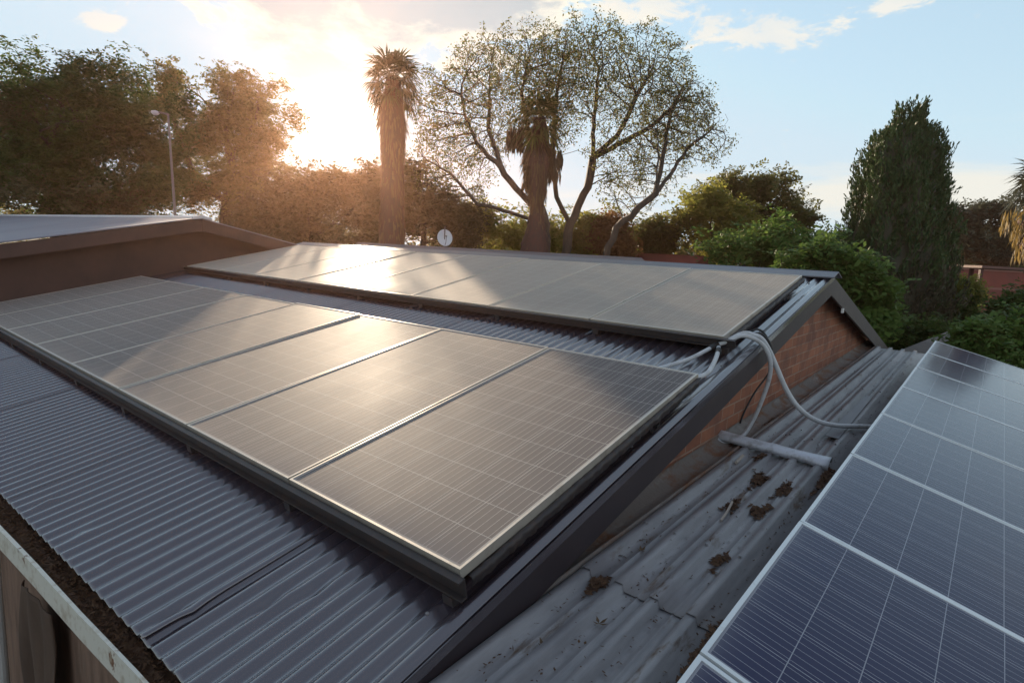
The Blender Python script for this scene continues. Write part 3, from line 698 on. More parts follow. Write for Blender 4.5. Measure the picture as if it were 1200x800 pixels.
# ------------------------------------------------------------------ neighbouring higher roof at the left
def left_building():
    t = thing('neighbour_house', 'higher brown walled building with pale lilac metal roof at the left', 'house', (-16, 2.7, GZ))
    yr, zr, tn = 2.72, 1.372, .203; xa, xb = -8.2, -26.0; ye = -4.5; zz = lambda y: zr - tn * abs(y - yr)
    for s in (1, -1):
        b = MB(); n = 260; V = []
        for i in range(n):
            x = xa + (xb - xa) * i / (n - 1); h = .012 * (i % 2)
            for y in (yr, yr - s * (yr - ye)): V.append((x, y, zz(y) + h))
        F = [(2 * i, 2 * i + 1, 2 * i + 3, 2 * i + 2) for i in range(n - 1)]
        o = child(np_mesh('roof_slope', np.array(V), np.array(F), M_LROOF), t); m_ = o.modifiers.new('sheet', 'SOLIDIFY'); m_.thickness = .012; m_.offset = -1
    b = MB(); b.prism([(yr - .14, zr - .02), (yr - .14, zr + .012), (yr, zr + .042), (yr + .14, zr + .012), (yr + .14, zr - .02), (yr, zr)], xb, xa + .02, 0)
    child(b.build('ridge_cap', mat('white_ridge', (.62, .60, .60), .5)), t)
    yf = 2 * yr - ye
    for s in (1, -1):
        q = [(yr, zr - .014), (ye if s > 0 else yf, zz(ye) - .014), (ye if s > 0 else yf, zz(ye) - .19), (yr, zr - .19)]
        b = MB(); b.prism(q, xa - .035, xa - .004 * (s > 0), 0); child(b.build('bargeboard', M_LWALL, bevel=.003), t)
    b = MB(); b.prism([(ye + .4, GZ), (yf - .4, GZ), (yf - .4, zz(yf - .4) - .05), (yr, zr - .05), (ye + .4, zz(ye + .4) - .05)], xa - .30 - .12, xa - .30, 0); child(b.build('gable_wall', M_LWALL), t)
    b = MB(); b.box(xb, xa - .425, ye + .4, ye + .54, GZ, zz(ye + .4) - .06); child(b.build('side_wall', M_LWALL), t)
    # dry weed growing at the foot of the gable
left_building()
def weed():
    b = MB(); p = at(213, 306, 9.0); r = np.random.default_rng(2)
    for i in range(6):
        d = np.array([r.normal() * .05, r.normal() * .05, r.uniform(.1, .22)]); b.tube([p, p + d * .5, p + d], [.008, .006, .002], 5)
    tag(b.build('dry_weed', L_DEAD), 'dry grass tuft in the corner beside the upper panel row', 'weed')
weed()

# ------------------------------------------------------------------ things beyond the ridge
def back_building():
    a = at(470, 289.5, 13.5); c = at(752, 299, 13.5); d = c - a; ln = np.linalg.norm(d[:2]); ang = math.atan2(d[1], d[0])
    t = thing('outbuilding', 'low outbuilding with faded metal roof just beyond the ridge', 'building', (a[0], a[1], GZ)); t.rotation_euler = (0, 0, ang)
    zr = (a[2] + c[2]) / 2 - GZ; b = MB()
    b.prism([(-2.2, zr - .42), (0, zr), (2.2, zr - .42), (2.2, zr - .47), (0, zr - .05), (-2.2, zr - .47)], -1, ln, 0); b.build('roof', mat('dull_roof', (.13, .10, .10), .6), t)
    b = MB(); b.prism([(-2.0, 0), (2.0, 0), (2.0, zr - .44), (0, zr - .06), (-2.0, zr - .44)], -.8, ln - .2, 0); b.build('wall', M_WALL, t)
    # small pale ridge finial seen at the end of that roof
back_building()
def dish():
    p = at(521, 279, 15.5); dirn = np.array(CAM - p); dirn[2] = 0; dirn /= np.linalg.norm(dirn); dirn = dirn + np.array([.25, .1, .35]); dirn /= np.linalg.norm(dirn)
    t = thing('satellite_dish', 'small pale satellite dish on a thin mast beyond the ridge', 'satellite dish', tuple(p))
    M_ = Vector(dirn).to_track_quat('Z', 'Y').to_matrix().to_4x4(); b = MB(); k = 28; prof = [(.02, .0), (.08, .006), (.14, .018), (.19, .034), (.205, .040), (.205, .034), (.14, .008), (.08, -.006), (.02, -.012)]
    b.lathe(prof, (0, 0, 0), k); b.v = [tuple(M_ @ Vector((x, y * 1.12, z))) for x, y, z in b.v]; b.build('reflector', M_DISH, t, True)
    b = MB(); e = M_ @ Vector((0, -.02, .22)); b.tube([M_ @ Vector((0, -.2, .03)), M_ @ Vector((0, -.16, .14)), e], .008, 6); b.tube([e, M_ @ Vector((0, -.0, .17))], .022, 8); b.build('feed_arm', M_POLE, t)
    b = MB(); b.tube([(0, 0, .30), (0, 0, -.05), (0, 0, GZ - p[2])], .016, 8); b.build('mast', M_POLE, t)
dish()
def lamp():
    a = at(197, 134, 15.0); c = at(205, 250, 15.0); d = (c - a) / (a[2] - c[2]); base = c + d * (c[2] - GZ)
    t = thing('street_lamp', 'slender leaning street lamp pole with short arm in front of the left trees', 'street lamp', tuple(base))
    b = MB(); top = a - base; b.tube([(0, 0, 0), top * .5, top], [.045, .036, .024], 10); b.build('pole', M_POLE, t, True)
    e = at(182, 132, 15.0) - base; b = MB(); b.tube([top, top * .3 + e * .7 + [0, 0, .02], e], .022, 8); b.build('arm', M_POLE, t, True)
    b = MB(); b.lathe([(.02, .05), (.09, .03), (.10, .0), (.085, -.03), (.05, -.06), (.01, -.07)], tuple(e), 14); b.build('lamp_head', M_DISH, t, True)
lamp()
def right_far():
    # red boundary wall
    a = at(1095, 322, 34); c = at(1330, 319, 34); t = thing('boundary_wall', 'long red painted wall behind the shrubs at far right', 'wall', (a[0], a[1], GZ))
    d = c - a; t.rotation_euler = (0, 0, math.atan2(d[1], d[0])); ln = float(np.linalg.norm(d[:2])); h = (a[2] + c[2]) / 2 - GZ
    b = MB(); b.box(-2, ln, 0, .22, 0, h); b.build('panel', M_RED, t)
    b = MB(); b.box(-2.05, ln + .05, -.05, .27, h + .002, h + .10); b.build('coping', mat('wall_coping', (.28, .12, .09), .8), t)
    # open steel carport
    p = at(1150, 316, 24); q = at(1290, 314, 24); d = q - p; t = thing('carport', 'dark red open carport with flat roof in front of the red wall', 'carport', (p[0], p[1], GZ)); t.rotation_euler = (0, 0, math.atan2(d[1], d[0]))
    ln = float(np.linalg.norm(d[:2])); h = (p[2] + q[2]) / 2 - GZ
    b = MB(); b.box(-.15, ln + .2, -.2, 3.0, h - .10, h); b.build('roof', mat('carport_roof', (.16, .075, .06), .6), t)
    for x, y in ((0, 0), (ln, 0), (0, 2.8), (ln, 2.8), (.55, 1.2)):
        b = MB(); b.box(x - .06, x + .06, y - .06, y + .06, 0, h - .10); b.build('post', M_DKRED, t)
    b = MB(); b.box(.062, ln - .062, -.04, .04, h - .95, h - .87); b.build('cross_rail', mat('rail_pink', (.30, .13, .10), .7), t)
    # pale peaked cover among the shrubs
    p = at(1166, 371, 16); b = MB(); k = 8; t = thing('peaked_canopy', 'pale white peaked canopy poking out above the bright shrub', 'canopy', (p[0], p[1], GZ)); h = p[2] - GZ
    V = [(0, 0, h + .03)] + [(.62 * math.cos(i * math.pi / 4) * (1.12 if i % 2 else .9), .62 * math.sin(i * math.pi / 4), h - .27 - .03 * (i % 2)) for i in range(k)]
    b.add(V, [(0, 1 + i, 1 + (i + 1) % k) for i in range(k)]); o = b.build('cover', mat('white_canvas', (.66, .62, .60), .8), t); s = o.modifiers.new('cloth', 'SOLIDIFY'); s.thickness = .012
    b = MB(); b.tube([(0, 0, 0), (0, 0, h)], .03, 8); b.build('pole', M_POLE, t)
    # brown shed roof beyond the far eave
    a = at(1048, 412, 12.0); c = at(1130, 377, 14.5); d = c - a; d[2] = 0; ln = float(np.linalg.norm(d)); d /= ln; nrm = np.array([d[1], -d[0], 0.0])
    t = thing('garden_shed', 'low grey brown shed roof sloping up behind the lower roof', 'shed', (a[0], a[1], GZ)); b = MB()
    A, C_ = a - d * 1.0, c + d * .8; off = np.array(t.location)
    V = [A - off + [0, 0, -.12], C_ - off, C_ - off + nrm * 2.4 - [0, 0, .75], A - off + nrm * 2.4 - [0, 0, .85]]; V2 = [v - [0, 0, .08] for v in V]
    b.add(V + V2, [(0, 1, 2, 3)[::-1], (4, 5, 6, 7), (0, 1, 5, 4), (1, 2, 6, 5), (2, 3, 7, 6), (3, 0, 4, 7)]); b.build('roof', M_GREYR, t)
    b = MB(); w = [V2[0] * .97 + V2[2] * .03, V2[1] * .97 + V2[3] * .03, V2[2] * .97 + V2[0] * .03, V2[3] * .97 + V2[1] * .03]
    g0 = [np.array([p_[0], p_[1], 0.]) for p_ in w]; b.add(w + g0, [(0, 1, 5, 4), (1, 2, 6, 5), (2, 3, 7, 6), (3, 0, 4, 7)]); b.build('wall', M_WALL, t)
    # a far red tiled roof showing between the trees
    p = at(775, 301, 24); t = thing('red_roof_house', 'distant house with red tiled roof glimpsed behind the ridge', 'house', (p[0], p[1], GZ)); h = p[2] - GZ + .12
    b = MB(); b.prism([(-2.4, h - 1.0), (0, h), (2.4, h - 1.0), (2.4, h - 1.08), (-2.4, h - 1.08)], -1.6, 1.8, 0); b.build('roof', M_RED, t)
    b = MB(); b.box(-1.4, 1.6, -2.1, 2.1, 0, h - 1.08); b.build('wall', M_WALL, t)
right_far()

# ------------------------------------------------------------------ trees
def colonize(seeds, parents, attr, step=.25, infl=3.0, kill=.4, iters=90, r=None, grav=0.0, twigs=True, keepdir=.35):
    nodes = [np.array(p, float) for p in seeds]; par = list(parents); A = np.array(attr, float); alive = np.ones(len(A), bool)
    N = np.array(nodes); D = np.linalg.norm(A[:, None] - N[None], axis=2); near = D.argmin(1); dist = D.min(1)
    for it in range(iters):
        act = alive & (dist < infl)
        if not act.any(): break
        vec = A[act] - N[near[act]]; vec /= np.linalg.norm(vec, axis=1)[:, None] ** 1.4 + 1e-9
        vec *= r.random(len(vec))[:, None] ** 2
        ids, invx = np.unique(near[act], return_inverse=True); s = np.zeros((len(ids), 3)); np.add.at(s, invx, vec)
        s /= np.linalg.norm(s, axis=1)[:, None] + 1e-9; pd = np.array([N[i] - N[par[i]] if par[i] >= 0 else np.array([0, 0, 1.0]) for i in ids]); pd /= np.linalg.norm(pd, axis=1)[:, None] + 1e-9; s += pd * keepdir + r.normal(scale=.10, size=s.shape); s[:, 2] += grav; s /= np.linalg.norm(s, axis=1)[:, None] + 1e-9
        newp = N[ids] + s * step; base = len(N); N = np.vstack([N, newp]); par += list(ids)
        d2 = np.linalg.norm(A[:, None] - newp[None], axis=2); mi = d2.argmin(1); md = d2.min(1); up = md < dist
        near[up] = base + mi[up]; dist[up] = md[up]; alive &= dist > kill
        if len(N) > 9000: break
    if twigs:                                                  # fine twigs out to every place still bare
        Nl = list(N); left = [i for i in np.argsort(dist) if alive[i]]
        Np = np.empty((len(N) + 3 * len(left), 3)); n = len(N); Np[:n] = N
        for i in left:
            d = np.linalg.norm(Np[:n] - A[i], axis=1); j = int(d.argmin()); L_ = d[j]
            if L_ > infl: continue
            k = 1 if L_ < .3 else (2 if L_ < .7 else 3); a = Np[j].copy(); sag = r.normal(scale=.10 * L_, size=3) + np.array([0, 0, .06 * L_])
            for q in range(1, k + 1):
                f = q / k; Np[n] = a + (A[i] - a) * f + sag * math.sin(math.pi * f) ; par.append(j); j = n; n += 1
        N = Np[:n]
    return N, np.array(par)
def branch_mesh(N, par, rtip, expo, rmax, k=5, scale=None):
    n = len(N); kids = [[] for _ in range(n)]
    for i, p in enumerate(par):
        if p >= 0: kids[p].append(i)
    R_ = np.zeros(n)
    for i in range(n - 1, -1, -1):
        R_[i] = rtip if not kids[i] else (sum(R_[c] ** expo for c in kids[i])) ** (1 / expo)
    root = R_[np.array(par) < 0].max()
    if root > 0: R_ = rtip + (R_ - rtip) * (rmax - rtip) / max(root - rtip, 1e-6)
    V = []; F = []; ring = {}; fra = {}
    def mk(i, d, rad, old=None):
        d = d / (np.linalg.norm(d) + 1e-9)
        if old is None: ref = np.array([0, 0, 1.]) if abs(d[2]) < .9 else np.array([1., 0, 0]); a = np.cross(d, ref)
        else: a = old - d * (old @ d)
        if np.linalg.norm(a) < 1e-4: a = np.cross(d, [.3, .8, .5])
        a = a / np.linalg.norm(a); b = np.cross(d, a); s = len(V); fra[i] = a
        for j in range(k): w = 2 * math.pi * j / k; V.append(N[i] + rad * (math.cos(w) * a + math.sin(w) * b))
        return s
    order = range(n)
    for i in order:
        p = par[i]
        if p < 0: continue
        d = N[i] - N[p]
        main = max(kids[p], key=lambda c: R_[c]) == i
        keep_ = fra.get(p)
        if main and p in ring: s0 = ring[p]
        else: s0 = mk(p, d, R_[p] if main else min(R_[i] * 1.1, R_[p]))
        mc = max(kids[i], key=lambda c: R_[c]) if kids[i] else None
        d2 = d / (np.linalg.norm(d) + 1e-9) + ((N[mc] - N[i]) / (np.linalg.norm(N[mc] - N[i]) + 1e-9) if mc is not None else 0)
        s1 = mk(i, d2, R_[i], fra[p]); ring[i] = s1
        if not main and keep_ is not None: fra[p] = keep_
        for j in range(k): F.append((s0 + j, s0 + (j + 1) % k, s1 + (j + 1) % k, s1 + j))
    return np.array(V), np.array(F), R_, kids
def leaf_cloud(centers, per, spread, size, r, aspect=.5, droop=0.0):
    if per < 20:
        n = len(centers) * per; c = np.repeat(centers, per, 0) + r.normal(scale=spread, size=(n, 3))
        u = r.normal(size=(n, 3)); u[:, 2] -= droop; u /= np.linalg.norm(u, axis=1)[:, None]
        w = np.cross(u, r.normal(size=(n, 3))); w /= np.linalg.norm(w, axis=1)[:, None]
    else:                                                       # leaves set along short drooping sprays
        k = 10; ns = len(centers) * max(2, per // k); n = ns * k
        root = np.repeat(centers, max(2, per // k), 0) + r.normal(scale=spread * .75, size=(ns, 3))
        ax = r.normal(size=(ns, 3)); ax[:, 2] = ax[:, 2] * .5 + .25 - droop; ax /= np.linalg.norm(ax, axis=1)[:, None]
        sd = np.cross(ax, r.normal(size=(ns, 3)) * .35 + np.array([0, 0, 1.0])); sd /= np.linalg.norm(sd, axis=1)[:, None]
        t = np.tile(np.linspace(0, 1, k), ns)[:, None]; A = np.repeat(ax, k, 0); S = np.repeat(sd, k, 0) * np.tile(np.where(np.arange(k) % 2, 1.0, -1.0), ns)[:, None]
        c = np.repeat(root, k, 0) + A * (t - .4) * size * 3.0 - np.array([0, 0, 1.0]) * (t ** 2) * size * .8 + S * size * .42 + r.normal(scale=size * .12, size=(n, 3))
        u = S + A * .7 + r.normal(scale=.25, size=(n, 3)); u /= np.linalg.norm(u, axis=1)[:, None]
        w = np.cross(u, np.cross(A, S) + r.normal(scale=.3, size=(n, 3))); w = np.cross(np.cross(A, S) + r.normal(scale=.35, size=(n, 3)), u); w /= np.linalg.norm(w, axis=1)[:, None] + 1e-9
    l = (size * r.uniform(.6, 1.3, n))[:, None]; b = l * aspect
    V = np.stack([c - u * l * .5, c + w * b * .5, c + u * l * .5, c - w * b * .5], 1).reshape(-1, 3)
    return V, np.arange(4 * n).reshape(n, 4)
def blob_points(blobs, n, r, shell=.5):
    """points in a union of ellipsoids: (centre, radii, weight)"""
    w = np.array([b[2] for b in blobs], float); w /= w.sum(); out = []
    for i in r.choice(len(blobs), n, p=w):
        c, rad, _ = blobs[i]; d = r.normal(size=3); d /= np.linalg.norm(d); q = r.random() ** (1 / 3); q = shell + (1 - shell) * q if r.random() < .6 else q
        out.append(np.array(c) + d * q * np.array(rad) * (1 + .10 * r.normal()))
    return np.array(out)
def clump_points(blobs, n, r, shell=.5):
    """the same, gathered into boughs: clusters of points with hollows between them"""
    tot = sum(b[2] for b in blobs); out = []
    for c, rad, w in blobs:
        rad = np.array(rad); k = max(6, int(7 + 5 * (rad.max() ** 1.1))); cen = []
        for i in range(k):
            d = r.normal(size=3); d /= np.linalg.norm(d); q = r.uniform(max(shell, .45), 1.0); cen.append(np.array(c) + d * q * rad * .90)
        m = max(k, int(n * w / tot)); sr = min(.55, .16 + .22 * rad.mean()) ; sz = r.uniform(.55, 1.25, k)
        for i in r.integers(0, k, m):
            d = r.normal(size=3); out.append(cen[i] + d * np.array([1, 1, .72]) * sr * sz[i] * .75)
    return np.array(out)
def px_blob(px, py, rx, ry, d, w=1.0, depth=1.0, pushed=0.0):
    """a crown lobe at a place in the garden, its radii in metres from its apparent size"""
    k = d / FPX; h = rx * k; return (at(px, py, d + pushed), (h, max(h * depth, .3), ry * k), w)
def leafy_tree(name, label, cat, base, blobs, nclump, per, spread, size, lm, seed, trunk_r, group=None, infl=6.0, kill=.5, step=.3, aspect=.5, rtip=.008, bark=None, extra=None, shell=.5, droop=.2, trunk_top=None):
    r = np.random.default_rng(seed); base = np.array(base, float); pts = clump_points(blobs, nclump, r, shell); pts = pts[pts[:, 2] > base[2] + .3]
    t = thing(name, label, cat, tuple(base), group)
    cen = np.average([b[0] for b in blobs], axis=0, weights=[b[2] for b in blobs]) if trunk_top is None else np.array(trunk_top, float)
    lowest = pts[:, 2].min(); top = base + (cen - base) * max(.15, min(.55, (lowest - base[2]) / max(cen[2] - base[2], .1) + .1))
    ns = max(3, int(np.linalg.norm(top - base) / step)); seeds = [base + (top - base) * i / ns + r.normal(scale=.02, size=3) * (i > 0) for i in range(ns + 1)]
    N, par = colonize(seeds, [-1] + list(range(ns)), pts[:min(len(pts), 700)], step, infl, kill, 50, r)
    V, F, R_, kids = branch_mesh(N, par, rtip, 2.3, trunk_r, 5)
    np_mesh('trunk', V - base, F, bark or M_BARK, t, True)
    LV, LF = leaf_cloud(pts, per, spread, size, r, aspect, droop)
    keep = None
    np_mesh('crown', LV - base, LF, lm, t)
    if extra:
        eb, en, eper, emat = extra; ep = clump_points(eb, en, r, shell); EV, EF = leaf_cloud(ep, eper, spread, size, r, aspect, droop); np_mesh('crown', EV - base, EF, emat, t)
    return t
def ground_at(px, py, d):
    p = at(px, py, d); return (p[0], p[1], GZ)

def left_trees():
    G = 'trees behind the building at the left'
    D = 21.0
    leafy_tree('broadleaf_tree', 'broad dense dark tree filling the left edge beyond the lilac roof', 'tree', ground_at(60, 260, D),
        [px_blob(85, 135, 95, 62, D, 3), px_blob(-20, 170, 90, 80, D, 3), px_blob(150, 120, 75, 48, D, 1.6), px_blob(20, 215, 110, 60, D - 1, 2), px_blob(120, 205, 85, 60, D, 2), px_blob(170, 205, 55, 60, D, 1.2), px_blob(60, 200, 60, 50, D, 1)],
        1900, 62, .24, .145, L_DARK, 21, .32, G, extra=([px_blob(30, 130, 100, 40, D - .6, 1), px_blob(90, 235, 100, 20, D - 1.5, 1)], 260, 50, L_BROWN))
    D = 30
    leafy_tree('broadleaf_tree', 'feathery looser tree between the street lamp and the sun', 'tree', ground_at(270, 260, D),
        [px_blob(225, 115, 60, 40, D, 1.4), px_blob(285, 130, 45, 50, D, 1.3), px_blob(265, 185, 75, 55, D, 2), px_blob(215, 195, 60, 60, D, 1.2), px_blob(315, 170, 36, 34, D, .7), px_blob(345, 139, 18, 9, D, .10), px_blob(265, 230, 85, 30, D, 1)],
        1200, 54, .30, .18, L_WISP, 22, .32, G, shell=.3)
left_trees()
def hedges():
    D = 27.0; G = 'dense bushes beyond the ridge'
    leafy_tree('dense_bush', 'dense reddish bush directly under the sun, left of the tall palm', 'bush', ground_at(370, 285, D),
        [px_blob(385, 239, 58, 44, D, 2), px_blob(335, 244, 45, 46, D, 1.4), px_blob(310, 255, 40, 30, D, 1), px_blob(430, 234, 36, 44, D, 1.4), px_blob(385, 275, 90, 25, D - 1, 1.4)],
        1000, 48, .28, .20, L_BROWN, 31, .15, G, infl=8)
    D = 22.5
    leafy_tree('dense_bush', 'dense bush behind the thatched trunk of the tall palm, reaching the dish', 'bush', ground_at(490, 285, D),
        [px_blob(490, 240, 32, 50, D, 1.4), px_blob(462, 242, 30, 40, D, 1), px_blob(520, 258, 28, 36, D, 1), px_blob(540, 262, 26, 30, D, .8)],
        560, 46, .25, .17, L_BROWN, 32, .13, G, infl=8)
    D = 25
    for k, (x, y, rx, ry, lab, lm) in enumerate(((568, 264, 42, 30, 'olive yellow bush left of the thatched palm base', L_YEL), (640, 268, 42, 26, 'yellow green bush behind the thatched palm base', L_YEL), (700, 276, 36, 24, 'yellow green bush under the leaning tree', L_YEL), (722, 268, 20, 18, 'rust tinted small bush at the foot of the leaning tree', L_RED), (765, 274, 30, 22, 'olive green bush right of the rust tinted one', L_WISP))):
        leafy_tree('garden_bush', lab, 'bush', ground_at(x, 290, D - (1.2 if k == 3 else 0)), [px_blob(x, y, rx, ry, D - (1.2 if k == 3 else 0), 1), px_blob(x, y + 16, rx * 1.1, ry, D - (1.2 if k == 3 else 0), 1)], 260, 40, .22, .17, lm, 40 + k, .06, 'sunlit bushes behind the ridge', infl=8, kill=.7)
    D = 40; G2 = 'distant dark hedge behind the garden'
    for k, (x, w, lab) in enumerate(((-30, 85, 'distant dark hedge section at the left edge beyond the lilac roof'), (110, 80, 'distant dark hedge section behind the broad dense tree'), (250, 75, 'distant dark hedge section behind the feathery tree'), (395, 80, 'distant dark hedge section under the sun'), (545, 80, 'distant dark hedge section beyond the satellite dish'), (690, 80, 'distant dark hedge section behind the leaning tree'), (830, 80, 'distant dark hedge section beyond the yellow green tree'), (960, 70, 'distant dark hedge section just left of the cypress'))):
        leafy_tree('hedge', lab, 'hedge', ground_at(x, 300, D), [px_blob(x, (272 if x > 150 else 246) + x * .035, w, 24, D, 1), px_blob(x, 300 + x * .03, w, 26, D, 1)], 300, 40, .34, .30, L_WISP, 90 + k, .06, G2, infl=9, kill=1.0)
hedges()

def big_tree():
    G = 'open crowned trees with sparse leaves'
    def wisp(name, label, D, limbs, blobs, natt, seed, trunk_r, per, nl, lm, grav=.22):
        r = np.random.default_rng(seed); base = np.array(ground_at(limbs[0][0][0], limbs[0][0][1], D)); t = thing(name, label, 'tree', tuple(base), G)
        first = [at(px, py, D) + np.array([0, 0, 0]) for px, py in limbs[0]]; seeds = [base]; par = [-1]; key = {}
        def walk(start, pts):
            cur = start
            for q in pts:
                a = seeds[cur]; n = max(1, int(np.linalg.norm(q - a) / .3))
                for i in range(1, n + 1): seeds.append(a + (q - a) * i / n + r.normal(scale=.02, size=3)); par.append(cur); cur = len(seeds) - 1
            return cur
        ends = [walk(0, first)]; marks = {0: ends[0]}
        for limb, (fr, dep) in zip(limbs[1:], LD[name + label]):
            P = [at(px, py, D + dep * (i + 1) / len(limb)) for i, (px, py) in enumerate(limb)]; marks[len(marks)] = walk(marks[fr], P)
        att = blob_points(blobs, natt, r, .2)
        N, pr_ = colonize(seeds, par, att, .26, 3.2, .24, 70, r, grav)
        V, F, R_, kids = branch_mesh(N, pr_, .0065, 2.05, trunk_r, 4)
        np_mesh('trunk', V - base, F, M_BARK, t, True)
        tips = np.array([N[i] for i in range(len(N)) if R_[i] < .013 and i > len(seeds)])
        tips = tips[r.random(len(tips)) < nl]
        LV, LF = leaf_cloud(tips, per, .11, .10, r, .5, .3); np_mesh('crown', LV - base, LF, lm, t)
    LD = {}
    D = 22.0
    lab = 'wide open tree whose limbs spread left from beside the thatched palm'
    LD['open_tree' + lab] = [(0, -1.0), (1, -1.2), (1, .8), (0, .6), (4, .5), (0, -1.2)]
    wisp('open_tree', lab, D, [[(640, 290), (640, 262)], [(612, 228), (585, 196)], [(560, 170), (545, 135), (540, 100)], [(572, 150), (575, 100)], [(628, 215), (620, 160)], [(612, 110), (618, 70)], [(600, 250), (560, 240), (530, 205)]],
        [px_blob(545, 140, 52, 66, D, 2, 1.3), px_blob(600, 95, 48, 55, D, 1.8, 1.3), px_blob(525, 200, 42, 40, D, 1.0, 1.3), px_blob(575, 90, 45, 40, D, 1.0, 1.2), px_blob(645, 80, 40, 45, D, 1, 1.3), px_blob(640, 135, 40, 40, D, .7, 1.3)], 5600, 51, .19, 16, .6, L_WISP)
    lab = 'tall open tree with several upright trunks right of the thatched palm'
    LD['open_tree' + lab] = [(0, .4), (1, .6), (1, -.8), (2, 1.0), (3, .8), (1, -1.2), (0, -.6), (7, .4)]
    wisp('open_tree', lab, D + .5, [[(664, 292), (667, 262)], [(688, 220), (695, 185)], [(697, 130), (702, 80)], [(722, 160), (745, 115)], [(690, 60), (688, 45)], [(765, 80), (772, 60)], [(760, 150), (795, 120)], [(652, 232), (648, 190)], [(650, 140), (655, 90)]],
        [px_blob(700, 85, 55, 56, D, 2.2, 1.3), px_blob(755, 95, 52, 55, D, 2, 1.3), px_blob(660, 90, 42, 52, D, 1.2, 1.3), px_blob(790, 135, 40, 45, D, 1.2, 1.2), px_blob(730, 180, 40, 40, D, .7, 1.2)], 6800, 52, .21, 15, .55, L_WISP)
    lab = 'leaning fine twigged tree bending right behind the rust tinted bush'
    LD['open_tree' + lab] = [(0, .5), (1, .4), (0, -.5), (0, .6), (4, .5)]
    wisp('open_tree', lab, D - 1, [[(712, 290), (722, 268), (748, 245), (768, 228)], [(775, 195), (782, 150)], [(790, 120), (800, 100)], [(772, 165), (765, 140)], [(785, 205), (805, 175)], [(825, 160), (835, 150)]],
        [px_blob(795, 140, 42, 45, D, 1.6, 1.2), px_blob(820, 165, 36, 32, D, 1.2, 1.2), px_blob(770, 190, 35, 40, D, .9, 1.2), px_blob(740, 225, 38, 26, D, .5, 1.2)], 4200, 53, .14, 11, .42, L_WISP)
big_tree()

